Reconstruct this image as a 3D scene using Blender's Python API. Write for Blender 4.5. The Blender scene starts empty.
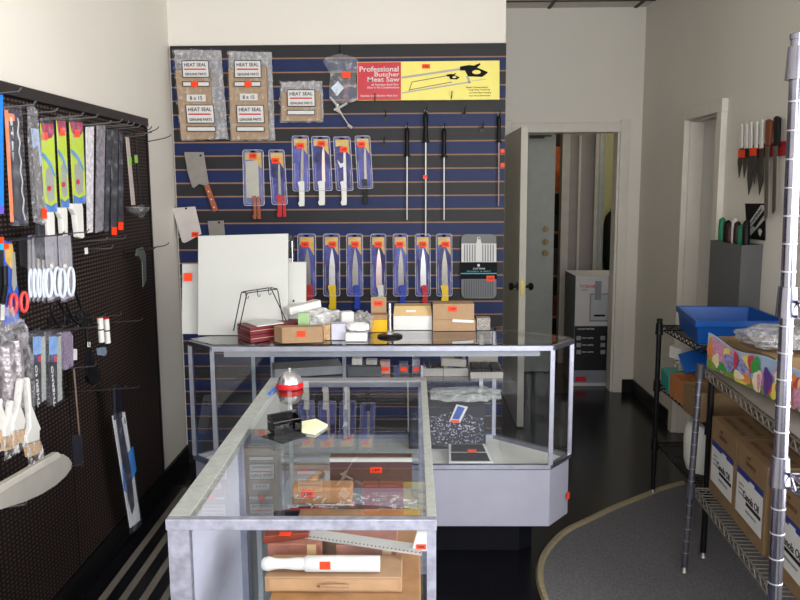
import bpy, bmesh, math, random
from mathutils import Vector, Matrix, noise
SC = bpy.context.scene
COL = SC.collection
# ------------------------------------------------------------------ camera
F = 791.0
def _n(v): return Vector(v).normalized()
YC = _n((12, 113, -F)); ZC = -_n((34, -5540, -F)); ZC = (ZC - YC*ZC.dot(YC)).normalized(); XC = YC.cross(ZC)
M3 = Matrix((XC, YC, ZC))            # world = M3 @ camera
EYE = Vector((0, 0, 1.57))
def at(px, py, x=None, y=None, z=None):
    """the point of a plane x=, y= or z= that the photograph shows at (px, py)"""
    d = M3 @ Vector((px-400, 300-py, -F))
    if x is not None: t = (x-EYE.x)/d.x
    elif y is not None: t = (y-EYE.y)/d.y
    else: t = (z-EYE.z)/d.z
    return EYE + d*t
cam = bpy.data.cameras.new('camera'); cam.sensor_width = 36; cam.lens = 36*F/800; cam.clip_start = .05
co = bpy.data.objects.new('camera', cam); COL.objects.link(co)
co.matrix_world = Matrix.Translation(EYE) @ M3.to_4x4(); SC.camera = co
# ------------------------------------------------------------------ world, light, exposure
w = bpy.data.worlds.new('world'); SC.world = w; w.use_nodes = True
w.node_tree.nodes['Background'].inputs[0].default_value = (.80, .88, 1, 1)
w.node_tree.nodes['Background'].inputs[1].default_value = 0.6
def area(name, loc, rot, sx, sy, power, col):
    l = bpy.data.lights.new(name, 'AREA'); l.shape = 'RECTANGLE'; l.size = sx; l.size_y = sy; l.energy = power; l.color = col
    o = bpy.data.objects.new(name, l); COL.objects.link(o); o.location = loc; o.rotation_euler = rot; return o
area('shop_window_daylight', (.45, -2.28, 1.55), (math.radians(90), 0, 0), 2.1, 2.0, 142, (.98, .985, 1))
area('added_side_light', (1.66, .75, 1.6), (math.radians(90), 0, math.radians(90)), 2.2, 1.9, 146, (1, .985, .97))  # light of an added, unseen side window that brightens the left wall
SC.view_settings.view_transform = 'Standard'; SC.view_settings.look = 'None'
SC.view_settings.exposure = 0.0; SC.view_settings.gamma = 1; SC.view_settings.use_curve_mapping = False
SC.cycles.use_denoising = True; SC.cycles.transparent_max_bounces = 24; SC.cycles.max_bounces = 8
SC.cycles.sample_clamp_indirect = 4
# ------------------------------------------------------------------ materials
def lin(c):
    if isinstance(c, str): c = [int(c[i:i+2], 16)/255 for i in (0, 2, 4)]
    return tuple((v/12.92 if v <= .04045 else ((v+.055)/1.055)**2.4) for v in c) + (1,)
MATS = {}
def mat(name, c, rough=.5, metal=0, var=.06, ns=14, bump=0, bs=60, coat=0, emit=0, spec=.35):
    if name in MATS: return MATS[name]
    m = bpy.data.materials.new(name); m.use_nodes = True; N = m.node_tree.nodes; L = m.node_tree.links
    p = N['Principled BSDF']; c = lin(c)
    p.inputs['Roughness'].default_value = rough; p.inputs['Metallic'].default_value = metal
    p.inputs['Coat Weight'].default_value = coat; p.inputs['Specular IOR Level'].default_value = spec
    tc = N.new('ShaderNodeTexCoord'); nz = N.new('ShaderNodeTexNoise'); nz.inputs['Scale'].default_value = ns
    nz.inputs['Detail'].default_value = 3
    L.new(tc.outputs['Object'], nz.inputs['Vector'])
    r = N.new('ShaderNodeValToRGB'); r.color_ramp.elements[0].position = .3; r.color_ramp.elements[1].position = .7
    r.color_ramp.elements[0].color = tuple(v*(1-var) for v in c[:3])+(1,)
    r.color_ramp.elements[1].color = tuple(min(1, v*(1+var)) for v in c[:3])+(1,)
    L.new(nz.outputs['Fac'], r.inputs['Fac']); L.new(r.outputs['Color'], p.inputs['Base Color'])
    if bump:
        n2 = N.new('ShaderNodeTexNoise'); n2.inputs['Scale'].default_value = bs; n2.inputs['Detail'].default_value = 4
        L.new(tc.outputs['Object'], n2.inputs['Vector'])
        b = N.new('ShaderNodeBump'); b.inputs['Strength'].default_value = bump; b.inputs['Distance'].default_value = .01
        L.new(n2.outputs['Fac'], b.inputs['Height']); L.new(b.outputs['Normal'], p.inputs['Normal'])
    if emit:
        p.inputs['Emission Color'].default_value = c; p.inputs['Emission Strength'].default_value = emit
    MATS[name] = m; return m
def schlick(N, L, r0, k=1.0):
    g = N.new('ShaderNodeNewGeometry'); d = N.new('ShaderNodeVectorMath'); d.operation = 'DOT_PRODUCT'
    L.new(g.outputs['Incoming'], d.inputs[0]); L.new(g.outputs['Normal'], d.inputs[1])
    def mth(op, a, b=None):
        n = N.new('ShaderNodeMath'); n.operation = op; n.use_clamp = False
        for i, v in enumerate((a, b)):
            if v is None: continue
            if isinstance(v, (int, float)): n.inputs[i].default_value = v
            else: L.new(v, n.inputs[i])
        return n.outputs[0]
    a = mth('ABSOLUTE', d.outputs['Value']); a = mth('SUBTRACT', 1.0, a); a = mth('POWER', a, 5.0)
    a = mth('MULTIPLY', a, 1-r0); a = mth('ADD', a, r0); a = mth('MULTIPLY', a, k)
    front = mth('SUBTRACT', 1.0, g.outputs['Backfacing'])
    a = mth('MULTIPLY', a, front); return mth('MINIMUM', a, 1.0)
def glass(name, tint, k=1.75, rough=.0):
    if name in MATS: return MATS[name]
    m = bpy.data.materials.new(name); m.use_nodes = True; N = m.node_tree.nodes; L = m.node_tree.links
    N.remove(N['Principled BSDF']); out = N['Material Output']
    t = N.new('ShaderNodeBsdfTransparent'); t.inputs[0].default_value = lin(tint)
    g = N.new('ShaderNodeBsdfGlossy'); g.inputs['Roughness'].default_value = rough
    x = N.new('ShaderNodeMixShader'); L.new(schlick(N, L, .04, k), x.inputs[0])
    L.new(t.outputs[0], x.inputs[1]); L.new(g.outputs[0], x.inputs[2]); L.new(x.outputs[0], out.inputs[0])
    MATS[name] = m; return m
def film(name, c='ffffff', dens=.16, rough=.15, bump=.6, bs=45, painted_gloss=.25, metal=0, lo=.5, hi=.72):
    """thin crinkled clear plastic, its highlights painted as denser noise patches"""
    if name in MATS: return MATS[name]
    m = bpy.data.materials.new(name); m.use_nodes = True; N = m.node_tree.nodes; L = m.node_tree.links
    p = N['Principled BSDF']; out = N['Material Output']
    p.inputs['Base Color'].default_value = lin(c); p.inputs['Roughness'].default_value = rough; p.inputs['Metallic'].default_value = metal
    tc = N.new('ShaderNodeTexCoord'); nz = N.new('ShaderNodeTexNoise'); nz.inputs['Scale'].default_value = bs; nz.inputs['Detail'].default_value = 5
    L.new(tc.outputs['Object'], nz.inputs['Vector'])
    b = N.new('ShaderNodeBump'); b.inputs['Strength'].default_value = bump; b.inputs['Distance'].default_value = .02
    L.new(nz.outputs['Fac'], b.inputs['Height']); L.new(b.outputs['Normal'], p.inputs['Normal'])
    t = N.new('ShaderNodeBsdfTransparent')
    r = N.new('ShaderNodeValToRGB'); r.color_ramp.elements[0].position = lo; r.color_ramp.elements[1].position = hi
    r.color_ramp.elements[0].color = (dens,)*3+(1,); r.color_ramp.elements[1].color = (min(1, dens+painted_gloss),)*3+(1,)  # denser noise streaks paint in the crinkle highlights
    L.new(nz.outputs['Fac'], r.inputs['Fac'])
    x = N.new('ShaderNodeMixShader'); L.new(r.outputs['Color'], x.inputs[0])
    L.new(t.outputs[0], x.inputs[1]); L.new(p.outputs[0], x.inputs[2]); L.new(x.outputs[0], out.inputs[0])
    MATS[name] = m; return m
WALL = mat('wall_paint', 'dedad1', .6, var=.03, ns=1.3, bump=.05, bs=30)
ALU = mat('brushed_aluminium', 'a6a8b6', .42, 1, var=.1, ns=30)
CHROME = mat('chrome', 'd0d0d4', .2, .85, var=.05)
STEEL = mat('steel_blade', 'b9b8b4', .35, .6, var=.06, ns=25)
STEELD = mat('dull_steel', '8f8b86', .45, .8, var=.08, ns=25)
BLACKM = mat('black_metal', '141416', .4, .2)
BLACKP = mat('black_plastic', '0e0e11', .45, spec=.2)
WHITEP = mat('white_plastic', 'dadad6', .35, var=.02)
BOARD = mat('white_board', 'bcbdb9', .5, var=.015, ns=5)
ORANGE = mat('orange_sticker', 'f2400f', .5, var=.05)
RED = mat('red_plastic', 'b81a22', .35)
YELLOW = mat('yellow_plastic', 'e8c415', .35)
BLUE = mat('blue_plastic', '1238a8', .35)
GLASS = glass('clear_glass', 'fafcfb'); GLASSV = glass('upright_glass', 'f9fafc', 1.15); GLASSE = mat('glass_edge', '7f9688', .15)
CARD = mat('cardboard', '9f8263', .75, var=.06, ns=40)
CARDD = mat('brown_cardboard', '7d6548', .75, var=.07, ns=30)
PAPER = mat('white_paper', 'cfcfce', .6, var=.03)
INK = mat('black_ink', '121215', .7, spec=.15); INKB = mat('blue_ink', '22307c', .6); INKR = mat('red_ink', 'c0202a', .6)
WOOD = mat('brown_wood', '7c4127', .45, var=.15, ns=40)
FILM = film('clear_film'); BLISTER = film('blister_plastic', 'eef0ff', .025, .08, .25, 22, .10)
BAGF = film('crinkled_bag', 'f2f2f4', .06, .18, 1.0, 38, .65, lo=.49, hi=.66)
# ------------------------------------------------------------------ mesh helpers
class B:
    def __init__(s): s.bm = bmesh.new()
    def hexa(s, p):          # 8 corners: bottom 4 then top 4
        v = [s.bm.verts.new(q) for q in p]
        for f in ((0,3,2,1),(4,5,6,7),(0,1,5,4),(1,2,6,5),(2,3,7,6),(3,0,4,7)): s.bm.faces.new([v[i] for i in f])
        return s
    def box(s, x0, x1, y0, y1, z0, z1):
        return s.hexa([(x0,y0,z0),(x1,y0,z0),(x1,y1,z0),(x0,y1,z0),(x0,y0,z1),(x1,y0,z1),(x1,y1,z1),(x0,y1,z1)])
    def obox(s, c, sz, rz=0, rx=0, ry=0):
        from mathutils import Euler
        R = Euler((rx, ry, rz)).to_matrix(); c = Vector(c); a, b, d = (v/2 for v in sz)
        return s.hexa([c+R@Vector(q) for q in ((-a,-b,-d),(a,-b,-d),(a,b,-d),(-a,b,-d),(-a,-b,d),(a,-b,d),(a,b,d),(-a,b,d))])
    def prism(s, pts, ex):
        ex = Vector(ex); a = [s.bm.verts.new(p) for p in pts]; b = [s.bm.verts.new(Vector(p)+ex) for p in pts]
        n = len(pts); s.bm.faces.new(a); s.bm.faces.new(b[::-1])
        for i in range(n): s.bm.faces.new([a[i], b[i], b[(i+1) % n], a[(i+1) % n]])
        return s
    def SP(s, pts, y, th=.004):     # outline facing the room on a wall parallel to x
        return s.prism([at(px, py, y=y) for px, py in pts], (0, th, 0))
    def LP(s, pts, x, th=.004):     # outline facing the room on the left-hand wall
        return s.prism([at(px, py, x=x) for px, py in pts], (-th, 0, 0))
    def plan(s, pts, z0, z1): return s.prism([(x, y, z0) for x, y in pts], (0, 0, z1-z0))
    def tube(s, pts, r, n=8, closed=False, r1=None):
        pts = [Vector(p) for p in pts]; rings = []; m = len(pts); up = None
        for i, p in enumerate(pts):
            if closed: d = pts[(i+1) % m]-pts[i-1]
            else: d = pts[min(i+1, m-1)]-pts[max(i-1, 0)]
            d.normalize()
            if up is None: up = Vector((0,0,1)) if abs(d.z) < .9 else Vector((1,0,0))
            a = d.cross(up); a.normalize(); b = d.cross(a); up = -b if False else up
            rr = r if r1 is None else r+(r1-r)*i/(m-1)
            if isinstance(r, (list, tuple)): rr = r[i]
            rings.append([s.bm.verts.new(p+a*rr*math.cos(2*math.pi*k/n)+b*rr*math.sin(2*math.pi*k/n)) for k in range(n)])
        for i in range(m if closed else m-1):
            A, C = rings[i], rings[(i+1) % m]
            for k in range(n): s.bm.faces.new([A[k], C[k], C[(k+1) % n], A[(k+1) % n]])
        if not closed: s.bm.faces.new(rings[0]); s.bm.faces.new(rings[-1][::-1])
        return s
    def lathe(s, c, prof, n=24):     # prof: (radius, height) from bottom to top
        c = Vector(c); rings = []
        for r, h in prof:
            rings.append([s.bm.verts.new(c+Vector((max(r, 1e-4)*math.cos(2*math.pi*k/n), max(r, 1e-4)*math.sin(2*math.pi*k/n), h))) for k in range(n)])
        for A, C in zip(rings, rings[1:]):
            for k in range(n): s.bm.faces.new([A[k], A[(k+1) % n], C[(k+1) % n], C[k]])
        s.bm.faces.new(rings[0][::-1]); s.bm.faces.new(rings[-1]); return s
    def blob(s, c, sz, seed=0, amp=.25, sub=4, fq=2.2, rz=0):
        t = bmesh.new(); bmesh.ops.create_icosphere(t, subdivisions=sub, radius=1)
        R = Matrix.Rotation(rz, 3, 'Z'); m = {}
        for v in t.verts:
            n = noise.noise(v.co*fq+Vector((seed*7.3, seed, 0)))+.5*noise.noise(v.co*fq*2.7+Vector((seed, 3, 1)))
            q = v.co*(1+amp*n); q = Vector((max(-1, min(1, q.x*1.15)), max(-1, min(1, q.y*1.15)), max(-.85, q.z)))
            m[v] = s.bm.verts.new(Vector(c)+R@Vector((q.x*sz[0]/2, q.y*sz[1]/2, q.z*sz[2]/2)))
        for f in t.faces: s.bm.faces.new([m[v] for v in f.verts])
        t.free(); return s
    def build(s, name, m, parent=None, label=None, smooth=False, bevel=0):
        bmesh.ops.recalc_face_normals(s.bm, faces=s.bm.faces[:])
        off = WLOC.get(parent.name, Vector()) if parent else Vector()
        # every mesh keeps its own origin at the middle of its foot
        vs = [v.co for v in s.bm.verts]
        lo = Vector([min(v[i] for v in vs) for i in range(3)]); hi = Vector([max(v[i] for v in vs) for i in range(3)])
        org = Vector(((lo.x+hi.x)/2, (lo.y+hi.y)/2, lo.z))
        for v in s.bm.verts: v.co = v.co-org
        me = bpy.data.meshes.new(name); s.bm.to_mesh(me); s.bm.free()
        if smooth:
            for p in me.polygons: p.use_smooth = True
        me.materials.append(m); o = bpy.data.objects.new(name, me); COL.objects.link(o)
        if parent: o.parent = parent
        o.location = org-off; WLOC[o.name] = org
        if smooth == 'auto' or smooth:
            md = o.modifiers.new('edges', 'EDGE_SPLIT'); md.split_angle = math.radians(40)
        if bevel:
            md = o.modifiers.new('bevel', 'BEVEL'); md.width = bevel; md.segments = 2; md.limit_method = 'ANGLE'
        if label: o['label'] = label
        return o
WLOC = {}
def thing(name, label, cat, loc=(0,0,0), group=None):
    o = bpy.data.objects.new(name, None); COL.objects.link(o); o.location = loc; o.empty_display_size = .05
    WLOC[o.name] = Vector(loc); o['label'] = label; o['category'] = cat
    if group: o['group'] = group
    return o
def tag(o, label, cat, group=None, kind=None):
    o['label'] = label; o['category'] = cat
    if group: o['group'] = group
    if kind: o['kind'] = kind
    return o
def struct(name, b, m, label=None, **k):
    o = b.build(name, m, **k); o['kind'] = 'structure'
    if label: o['label'] = label
    return o
def text(s, m, parent, org, right, up, h, width=None, name='lettering', depth=.0006):
    """lettering: org = middle of the line, h = letter height, width = fitted width"""
    cu = bpy.data.curves.new('t', 'FONT'); cu.body = s; cu.align_x = 'CENTER'; cu.align_y = 'CENTER'; cu.extrude = .02; cu.resolution_u = 3
    cu.offset = .012
    ob = bpy.data.objects.new('t', cu); COL.objects.link(ob); bpy.context.view_layer.update()
    me = bpy.data.meshes.new_from_object(ob.evaluated_get(bpy.context.evaluated_depsgraph_get()))
    bpy.data.objects.remove(ob); bpy.data.curves.remove(cu)
    if not me.vertices: return None
    xs = [v.co.x for v in me.vertices]; ys = [v.co.y for v in me.vertices]
    right = Vector(right).normalized(); up = Vector(up).normalized(); n = right.cross(up).normalized(); org = Vector(org)
    sy = h/(max(ys)-min(ys)); sx = (width/(max(xs)-min(xs))) if width else sy; cx = (max(xs)+min(xs))/2; cy = (max(ys)+min(ys))/2
    for v in me.vertices: v.co = right*((v.co.x-cx)*sx)+up*((v.co.y-cy)*sy)+n*(v.co.z/.02*depth)
    me.name = name; me.materials.clear(); me.materials.append(m); o = bpy.data.objects.new(name, me); COL.objects.link(o)
    if parent: o.parent = parent
    o.location = org-(WLOC[parent.name] if parent else Vector()); WLOC[o.name] = org
    return o
def tx(s, m, parent, px, py, y, hpx, wpx, **k):      # lettering on a plane facing the room at pixel place
    c = at(px, py, y=y); e = at(px+1, py, y=y); u = (e-c).length
    return text(s, m, parent, c, (1,0,0), (0,0,1), hpx*u, wpx*u, **k)
def ell(cx, cy, rx, ry, n=20, a0=0, a1=360): return [(cx+rx*math.cos(math.radians(a0+(a1-a0)*i/n)), cy+ry*math.sin(math.radians(a0+(a1-a0)*i/n))) for i in range(n)]
def rrect(x0, y0, x1, y1, r=2, dx=0, n=4):
    """rounded rectangle in pixels, bottom shifted sideways by dx"""
    P = []
    for cx, cy, a in ((x1-r, y0+r, -90), (x1-r, y1-r, 0), (x0+r, y1-r, 90), (x0+r, y0+r, 180)):
        for i in range(n+1):
            t = math.radians(a+90*i/n); X = cx+r*math.cos(t); Y = cy+r*math.sin(t)
            P.append((X+dx*(Y-y0)/(y1-y0), Y))
    return P
def sticker(parent, px, py, w=7, h=5, y=None, x=None):
    pts = [(px-w/2, py-h/2), (px+w/2, py-h/2), (px+w/2, py+h/2), (px-w/2, py+h/2)]
    b = B(); b.SP(pts, y, .0008) if y is not None else b.LP(pts, x, .0008)
    s = b.build('price_sticker', ORANGE, parent)
    if y is not None and w > 5: tx('1295'[:3+int(px) % 2], INK, s, px, py, y-.0006, h*.35, w*.6, name='price_lettering')
    return s
# ------------------------------------------------------------------ the room
XL, XR, YB, YR, ZC_ = -1.31, 1.69, 4.40, 5.95, 2.84
FLOORM = mat('dark_vinyl', '14151a', .2, var=.12, ns=3, bump=.02, bs=8)
struct('floor', B().box(-1.5, 3.0, -2.6, 8.6, -.05, 0), FLOORM)
struct('ceiling', B().box(-1.5, 3.0, -2.6, 8.6, ZC_, ZC_+.05), mat('ceiling_tile', 'd0cbc2', .8, var=.04))
TBAR = mat('dark_joint', '3a3634', .6)
for X0 in (.99, 1.61): struct('trim_1' if X0 < 1 else 'trim_2', B().box(X0-.012, X0+.012, 4.5, YR-.01, ZC_-.008, ZC_), TBAR)
struct('trim_3', B().box(.51, XR, 5.72, 5.74, ZC_-.006, ZC_), TBAR)
struct('wall_left', B().box(XL-.1, XL, -2.6, 5.0, 0, ZC_), WALL)
struct('wall_back', B().box(XL, .505, YB, YR+.15, 0, ZC_), WALL)
# right wall with an added, unseen side window and a door opening
b = B(); D0, D1, DZ = 4.42, 4.93, 1.96
b.box(XR, XR+.12, 2.0, D0, 0, ZC_); b.box(XR, XR+.12, D1, YR+.15, 0, ZC_); b.box(XR, XR+.12, D0, D1, DZ, ZC_)
b.box(XR, XR+.12, -2.6, -.4, 0, ZC_); b.box(XR, XR+.12, -.4, 2.0, 0, .6); b.box(XR, XR+.12, -.4, 2.0, 2.55, ZC_)
struct('wall_right', b, WALL)
# front wall with the shop window, behind the camera
b = B(); b.box(XL, XR, -2.5, -2.4, 0, .5); b.box(XL, XR, -2.5, -2.4, 2.6, ZC_); b.box(XL, -.65, -2.5, -2.4, .5, 2.6); b.box(1.55, XR, -2.5, -2.4, .5, 2.6)
struct('wall_front', b, WALL)
FRAME = mat('painted_casing', 'd8d3ca', .45, var=.03)
b = B()
for x in (-.65, .43, 1.51): b.box(x, x+.04, -2.47, -2.43, .5, 2.6)
b.box(-.65, 1.55, -2.47, -2.43, .5, .54); b.box(-.65, 1.55, -2.47, -2.43, 2.56, 2.6)
struct('window_1', b, ALU)
b = B()
for y in (-.4, .78, 1.96): b.box(XR+.04, XR+.08, y, y+.04, .6, 2.55)
b.box(XR+.04, XR+.08, -.4, 2.0, .6, .64); b.box(XR+.04, XR+.08, -.4, 2.0, 2.51, 2.55)
struct('added_side_window', b, ALU)  # frame of the side window added to light the left wall
BASE = mat('black_baseboard', '101013', .4)
struct('baseboard_left', B().box(XL, XL+.014, -2.4, YB, 0, .1), BASE)
b = B(); b.box(XR-.012, XR, .4, D0-.09, 0, .1); b.box(XR-.012, XR, D1+.09, YR, 0, .1); struct('baseboard_right', b, BASE)
struct('baseboard_back', B().box(1.605, XR-.012, YR-.012, YR, 0, .1), BASE)
# far wall with its doorway
JX0, JX1, JZ = .735, 1.515, 1.96
b = B(); b.box(.505, JX0-.03, YR, YR+.12, 0, ZC_); b.box(JX1+.03, XR, YR, YR+.12, 0, ZC_); b.box(JX0-.03, JX1+.03, YR, YR+.12, JZ+.03, ZC_)
struct('wall_far', b, WALL)
b = B(); b.box(JX1+.015, JX1+.085, YR-.02, YR-.001, 0, JZ+.09); b.box(JX0-.1, JX0, YR-.02, YR-.001, 0, JZ+.09); b.box(JX0, JX1+.015, YR-.02, YR-.001, JZ, JZ+.07); b.box(JX0-.1, JX0, YR-.02, YR-.001, JZ, JZ+.07) if False else None
b.box(JX1, JX1+.03, YR, YR+.13, 0, JZ); b.box(JX0-.03, JX0, YR, YR+.13, 0, JZ); b.box(JX0-.03, JX1+.03, YR, YR+.13, JZ, JZ+.03)
struct('trim_4', b, FRAME, bevel=.003)
# right-hand door: casing and recessed leaf
b = B(); b.box(XR-.035, XR, D0-.07, D0, 0, DZ); b.box(XR-.035, XR, D1, D1+.07, 0, DZ); b.box(XR-.035, XR, D0-.07, D1+.07, DZ, DZ+.07)
b.box(XR+.0005, XR+.084, D0+.0005, D0+.01, 0, DZ-.01); b.box(XR+.0005, XR+.084, D1-.01, D1-.0005, 0, DZ-.01); b.box(XR+.0005, XR+.084, D0+.0005, D1-.0005, DZ-.01, DZ-.0005)
struct('trim_5', b, FRAME, bevel=.003)
struct('door_1', B().box(XR+.085, XR+.119, D0+.012, D1-.012, .01, DZ-.012), mat('white_door', 'cfcdc9', .5, var=.02))
# open door leaf seen edge-on beside the slatwall
d = B().box(.68, .722, 5.02, 5.86, .012, 1.935).build('door_2', mat('grey_door_paint', 'c6c3b6', .5, var=.03)); d['kind'] = 'structure'
B().box(.690, .712, 5.013, 5.0195, .88, .98).build('latch_plate', mat('brass', 'a08a4a', .3, 1), d)
for sx in (-1, 1):
    xk = .701+sx*.021
    for zz, rr in ((.93, .02),):
        B().tube([(xk+sx*.0005, 5.08, zz), (xk+sx*.006, 5.08, zz)], .028, 14).tube([(xk+sx*.006, 5.08, zz), (xk+sx*.03, 5.08, zz)], .010, 10).tube([(xk+sx*.03, 5.08, zz), (xk+sx*.045, 5.08, zz), (xk+sx*.058, 5.08, zz)], [.02, .027, .016], 14).build('door_knob', BLACKM, d)
# hall behind the doorway
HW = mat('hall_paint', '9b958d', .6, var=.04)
b = B(); b.box(.40, .505, YR+.15, 8.5, 0, ZC_); struct('wall_hall_left', b, HW)
struct('wall_hall_back', B().box(.40, 2.9, 8.3, 8.4, 0, ZC_), mat('yellow_green_paint', 'b4b183', .6, var=.03))
struct('wall_hall_right', B().box(2.8, 2.9, YR+.12, 8.3, 0, ZC_), HW)
# partition in the hall with its casing, next to a curtained opening
p0 = at(566, 300, y=7.0).x; p1 = at(591, 300, y=7.0).x
struct('wall_partition', B().box(p0, p1, 7.0, 7.08, 0, ZC_), mat('grey_panel', '7f7770', .5, var=.05))
q0 = at(559, 300, y=6.98).x
b = B(); b.box(q0, p0, 6.97, 7.08, 0, 2.05); b.box(p1-.002, p1+.03, 6.97, 7.08, 0, 2.05); b.box(p0+.08, p0+.1, 6.985, 6.999, 0, 2.0)
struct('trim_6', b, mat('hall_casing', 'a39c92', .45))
b = B(); n = 26; c0 = at(592, 200, y=7.3).x; c1 = at(604, 200, y=7.3).x
vs = []
for i in range(n+1):
    x = c0+(c1-c0)*i/n; vs.append((x, 7.3+.02*math.sin(i*1.45)))
for i in range(n):
    (xa, ya), (xb, yb) = vs[i], vs[i+1]
    b.hexa([(xa,ya,.004),(xb,yb,.004),(xb,yb+.004,.004),(xa,ya+.004,.004),(xa,ya,2.05),(xb,yb,2.05),(xb,yb+.004,2.05),(xa,ya+.004,2.05)])
tag(b.build('curtain', mat('pale_cloth', 'd9dcd6', .8)), 'pale pleated curtain hanging in the hall beyond the far doorway', 'curtain')
cx = at(610, 250, y=8.2)
t = thing('coat', 'black coat hanging against the yellow-green wall beyond the doorway', 'coat', (cx.x+.02, 8.22, .6))
B().blob((cx.x+.02, 8.22, .98), (.17, .12, .7), 3, .15, 3).build('coat_body', mat('black_cloth', '141416', .9), t, smooth=True)
B().tube([(cx.x+.02, 8.299, 1.33), (cx.x+.02, 8.25, 1.32), (cx.x+.02, 8.24, 1.35)], .006, 6).build('coat_hook', BLACKM, t)
# grey steel door with three locks in the hall
a0 = at(524, 300, y=6.6).x; a1 = at(552.5, 300, y=6.6).x
d = B().box(a0, a1, 6.6, 6.645, .01, 2.12).build('door_3', mat('grey_steel_door', '9a9e99', .5, var=.04)); d['kind'] = 'structure'
for py, nm in ((229, 'deadbolt'), (242, 'deadbolt'), (253, 'door_knob')):
    c = at(545, py, y=6.6); B().tube([c+Vector((0, -.0005, 0)), c+Vector((0, -.012, 0))], .026, 14).tube([c+Vector((0, -.012, 0)), c+Vector((0, -.05, 0))], .014 if nm == 'deadbolt' else .022, 12).build(nm, mat('dark_brass', '5f5238', .35, 1), d)
c = at(538, 137, y=6.6); B().box(c.x-.07, c.x+.05, 6.57, 6.6, c.z-.012, c.z+.012).box(c.x-.02, c.x+.1, 6.54, 6.57, c.z, c.z+.01).build('door_closer', BLACKM, d)
# storage glimpsed through the gap
s0, s1 = at(552, 300, y=7.6).x, at(566, 300, y=7.6).x
t = thing('storage_shelf', 'dark storage shelving glimpsed through the gap beside the grey steel door', 'shelf', ((s0+s1)/2, 7.8, 0))
b = B(); b.box(s0-.12, s0-.09, 7.6, 8.0, 0, 2.1); b.box(s1+.12, s1+.15, 7.6, 8.0, 0, 2.1); b.build('upright', mat('dark_wood', '2b211b', .6), t)
B().box(s0-.09, s1+.12, 7.985, 8.0, 0, 2.1).build('back_panel', mat('dark_wood', '2b211b'), t)
for z in (.3, .7, 1.12, 1.5): B().box(s0-.09, s1+.12, 7.6, 8.0, z, z+.02).build('shelf_board', mat('tan_shelf', '8a6f50', .6), t)
for k, (z, h, cc) in enumerate(((1.521, .42, 'b25a2c'), (1.141, .15, '2a2420'), (.721, .26, '3a2d3c'), (.321, .2, '6a2020'))):
    o = B().box(s0-.05, s1+.05, 7.64, 7.9, z, z+h).build('storage_box', mat('stored%d' % k, cc, .7, var=.3, ns=18), bevel=.004)
    tag(o, ['orange-brown panel box on the top board of the hall shelving', 'low dark box on the third board of the hall shelving', 'purplish dark carton on the second board of the hall shelving', 'dark red carton on the lowest board of the hall shelving'][k], 'box')
cl = thing('added_hall_light', 'small round ceiling light added unseen to brighten the hall beyond the doorway', 'ceiling light', (2.2, 6.75, ZC_-.06))
B().lathe((2.2, 6.75, ZC_-.06), [(.10, 0), (.12, .03), (.12, .06)]).build('added_light_shade', mat('added_hall_lamp', 'fff0d0', .5, emit=4), cl)
l = bpy.data.lights.new('added_hall_lamp', 'POINT'); l.energy = 20; l.color = (1, .93, .75); l.shadow_soft_size = .1  # unseen lamp added to brighten the hall and its curtain
lo = bpy.data.objects.new('added_hall_lamp', l); COL.objects.link(lo); lo.location = (2.2, 6.75, ZC_-.2)
# slatwall
SL0, SL1 = -1.295, .505
sw = thing('slatwall', 'wall panel of alternating navy and charcoal slats with tan grooves', 'slatwall', (-.4, 4.385, 0))
B().box(SL0, SL1, 4.376, 4.399, .06, 2.326).build('groove_backing', mat('tan_fibreboard', '93705a', .6), sw)
NAVY = mat('navy_laminate', '11214e', .5, var=.06, ns=6, spec=.25); CHAR = mat('charcoal_laminate', '232226', .5, var=.06, ns=6, spec=.25)
bn, bc = B(), B()
for k in range(31):
    z1 = 2.326-k*.0733; (bc if k % 2 == 0 else bn).box(SL0, SL1, 4.37, 4.3759, max(.06, z1-.0733+.0082), z1)
bc.build('charcoal_slats', CHAR, sw); bn.build('navy_slats', NAVY, sw)
struct('trim_7', B().box(SL0, SL1, 4.372, 4.399, 0, .06), BASE)
# striped floor runner
t = thing('floor_runner', 'black floor runner with four pale stripes along the left wall', 'runner', (-1.13, 2.2, 0))
B().box(-1.283, -.86, -.6, 4.02, 0, .004).build('runner_base', mat('black_rubber', '131317', .35), t)
for k, (xa, xb) in enumerate(((-1.215, -1.185), (-1.135, -1.105), (-1.055, -1.025), (-.975, -.945))):
    B().box(xa, xb, -.5, 3.98, .004, .0055).build('pale_stripe', mat('pale_rubber', '77716a', .6, var=.08), t)
# carpet with bound edge
cp = [(683,484.5),(660,491),(640,499),(614,509.5),(590,521),(566,533),(550,548),(541,564),(540,582),(546,603)]
C3 = [at(px, py, z=0) for px, py in cp]; C3 += [Vector((.52, 2.4, 0)), Vector((.55, 1.2, 0)), Vector((.6, .2, 0)), Vector((1.6, .2, 0)), Vector((1.62, 4.0, 0))]
def smoothc(P, k):
    out = []
    for i in range(len(P)-1):
        p0, p1, p2, p3 = P[max(i-1, 0)], P[i], P[i+1], P[min(i+2, len(P)-1)]
        for j in range(k):
            t = j/k; out.append(.5*((2*p1)+(-p0+p2)*t+(2*p0-5*p1+4*p2-p3)*t*t+(-p0+3*p1-3*p2+p3)*t**3))
    out.append(P[-1]); return out
edge = smoothc(C3[:13], 5); ring = edge+C3[13:]
t = thing('carpet', 'dark grey curved carpet with a tan bound edge before the wire shelves', 'carpet', (1.1, 2.2, 0))
B().prism([(p.x, p.y, .001) for p in ring], (0, 0, .006)).build('pile', mat('grey_carpet', '66666a', .95, var=.45, ns=220, bump=.6, bs=400), t)
B().tube([(p.x, p.y, .006) for p in edge], .016, 6).build('binding', mat('tan_binding', '8b8066', .8, var=.15, ns=60), t)
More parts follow.
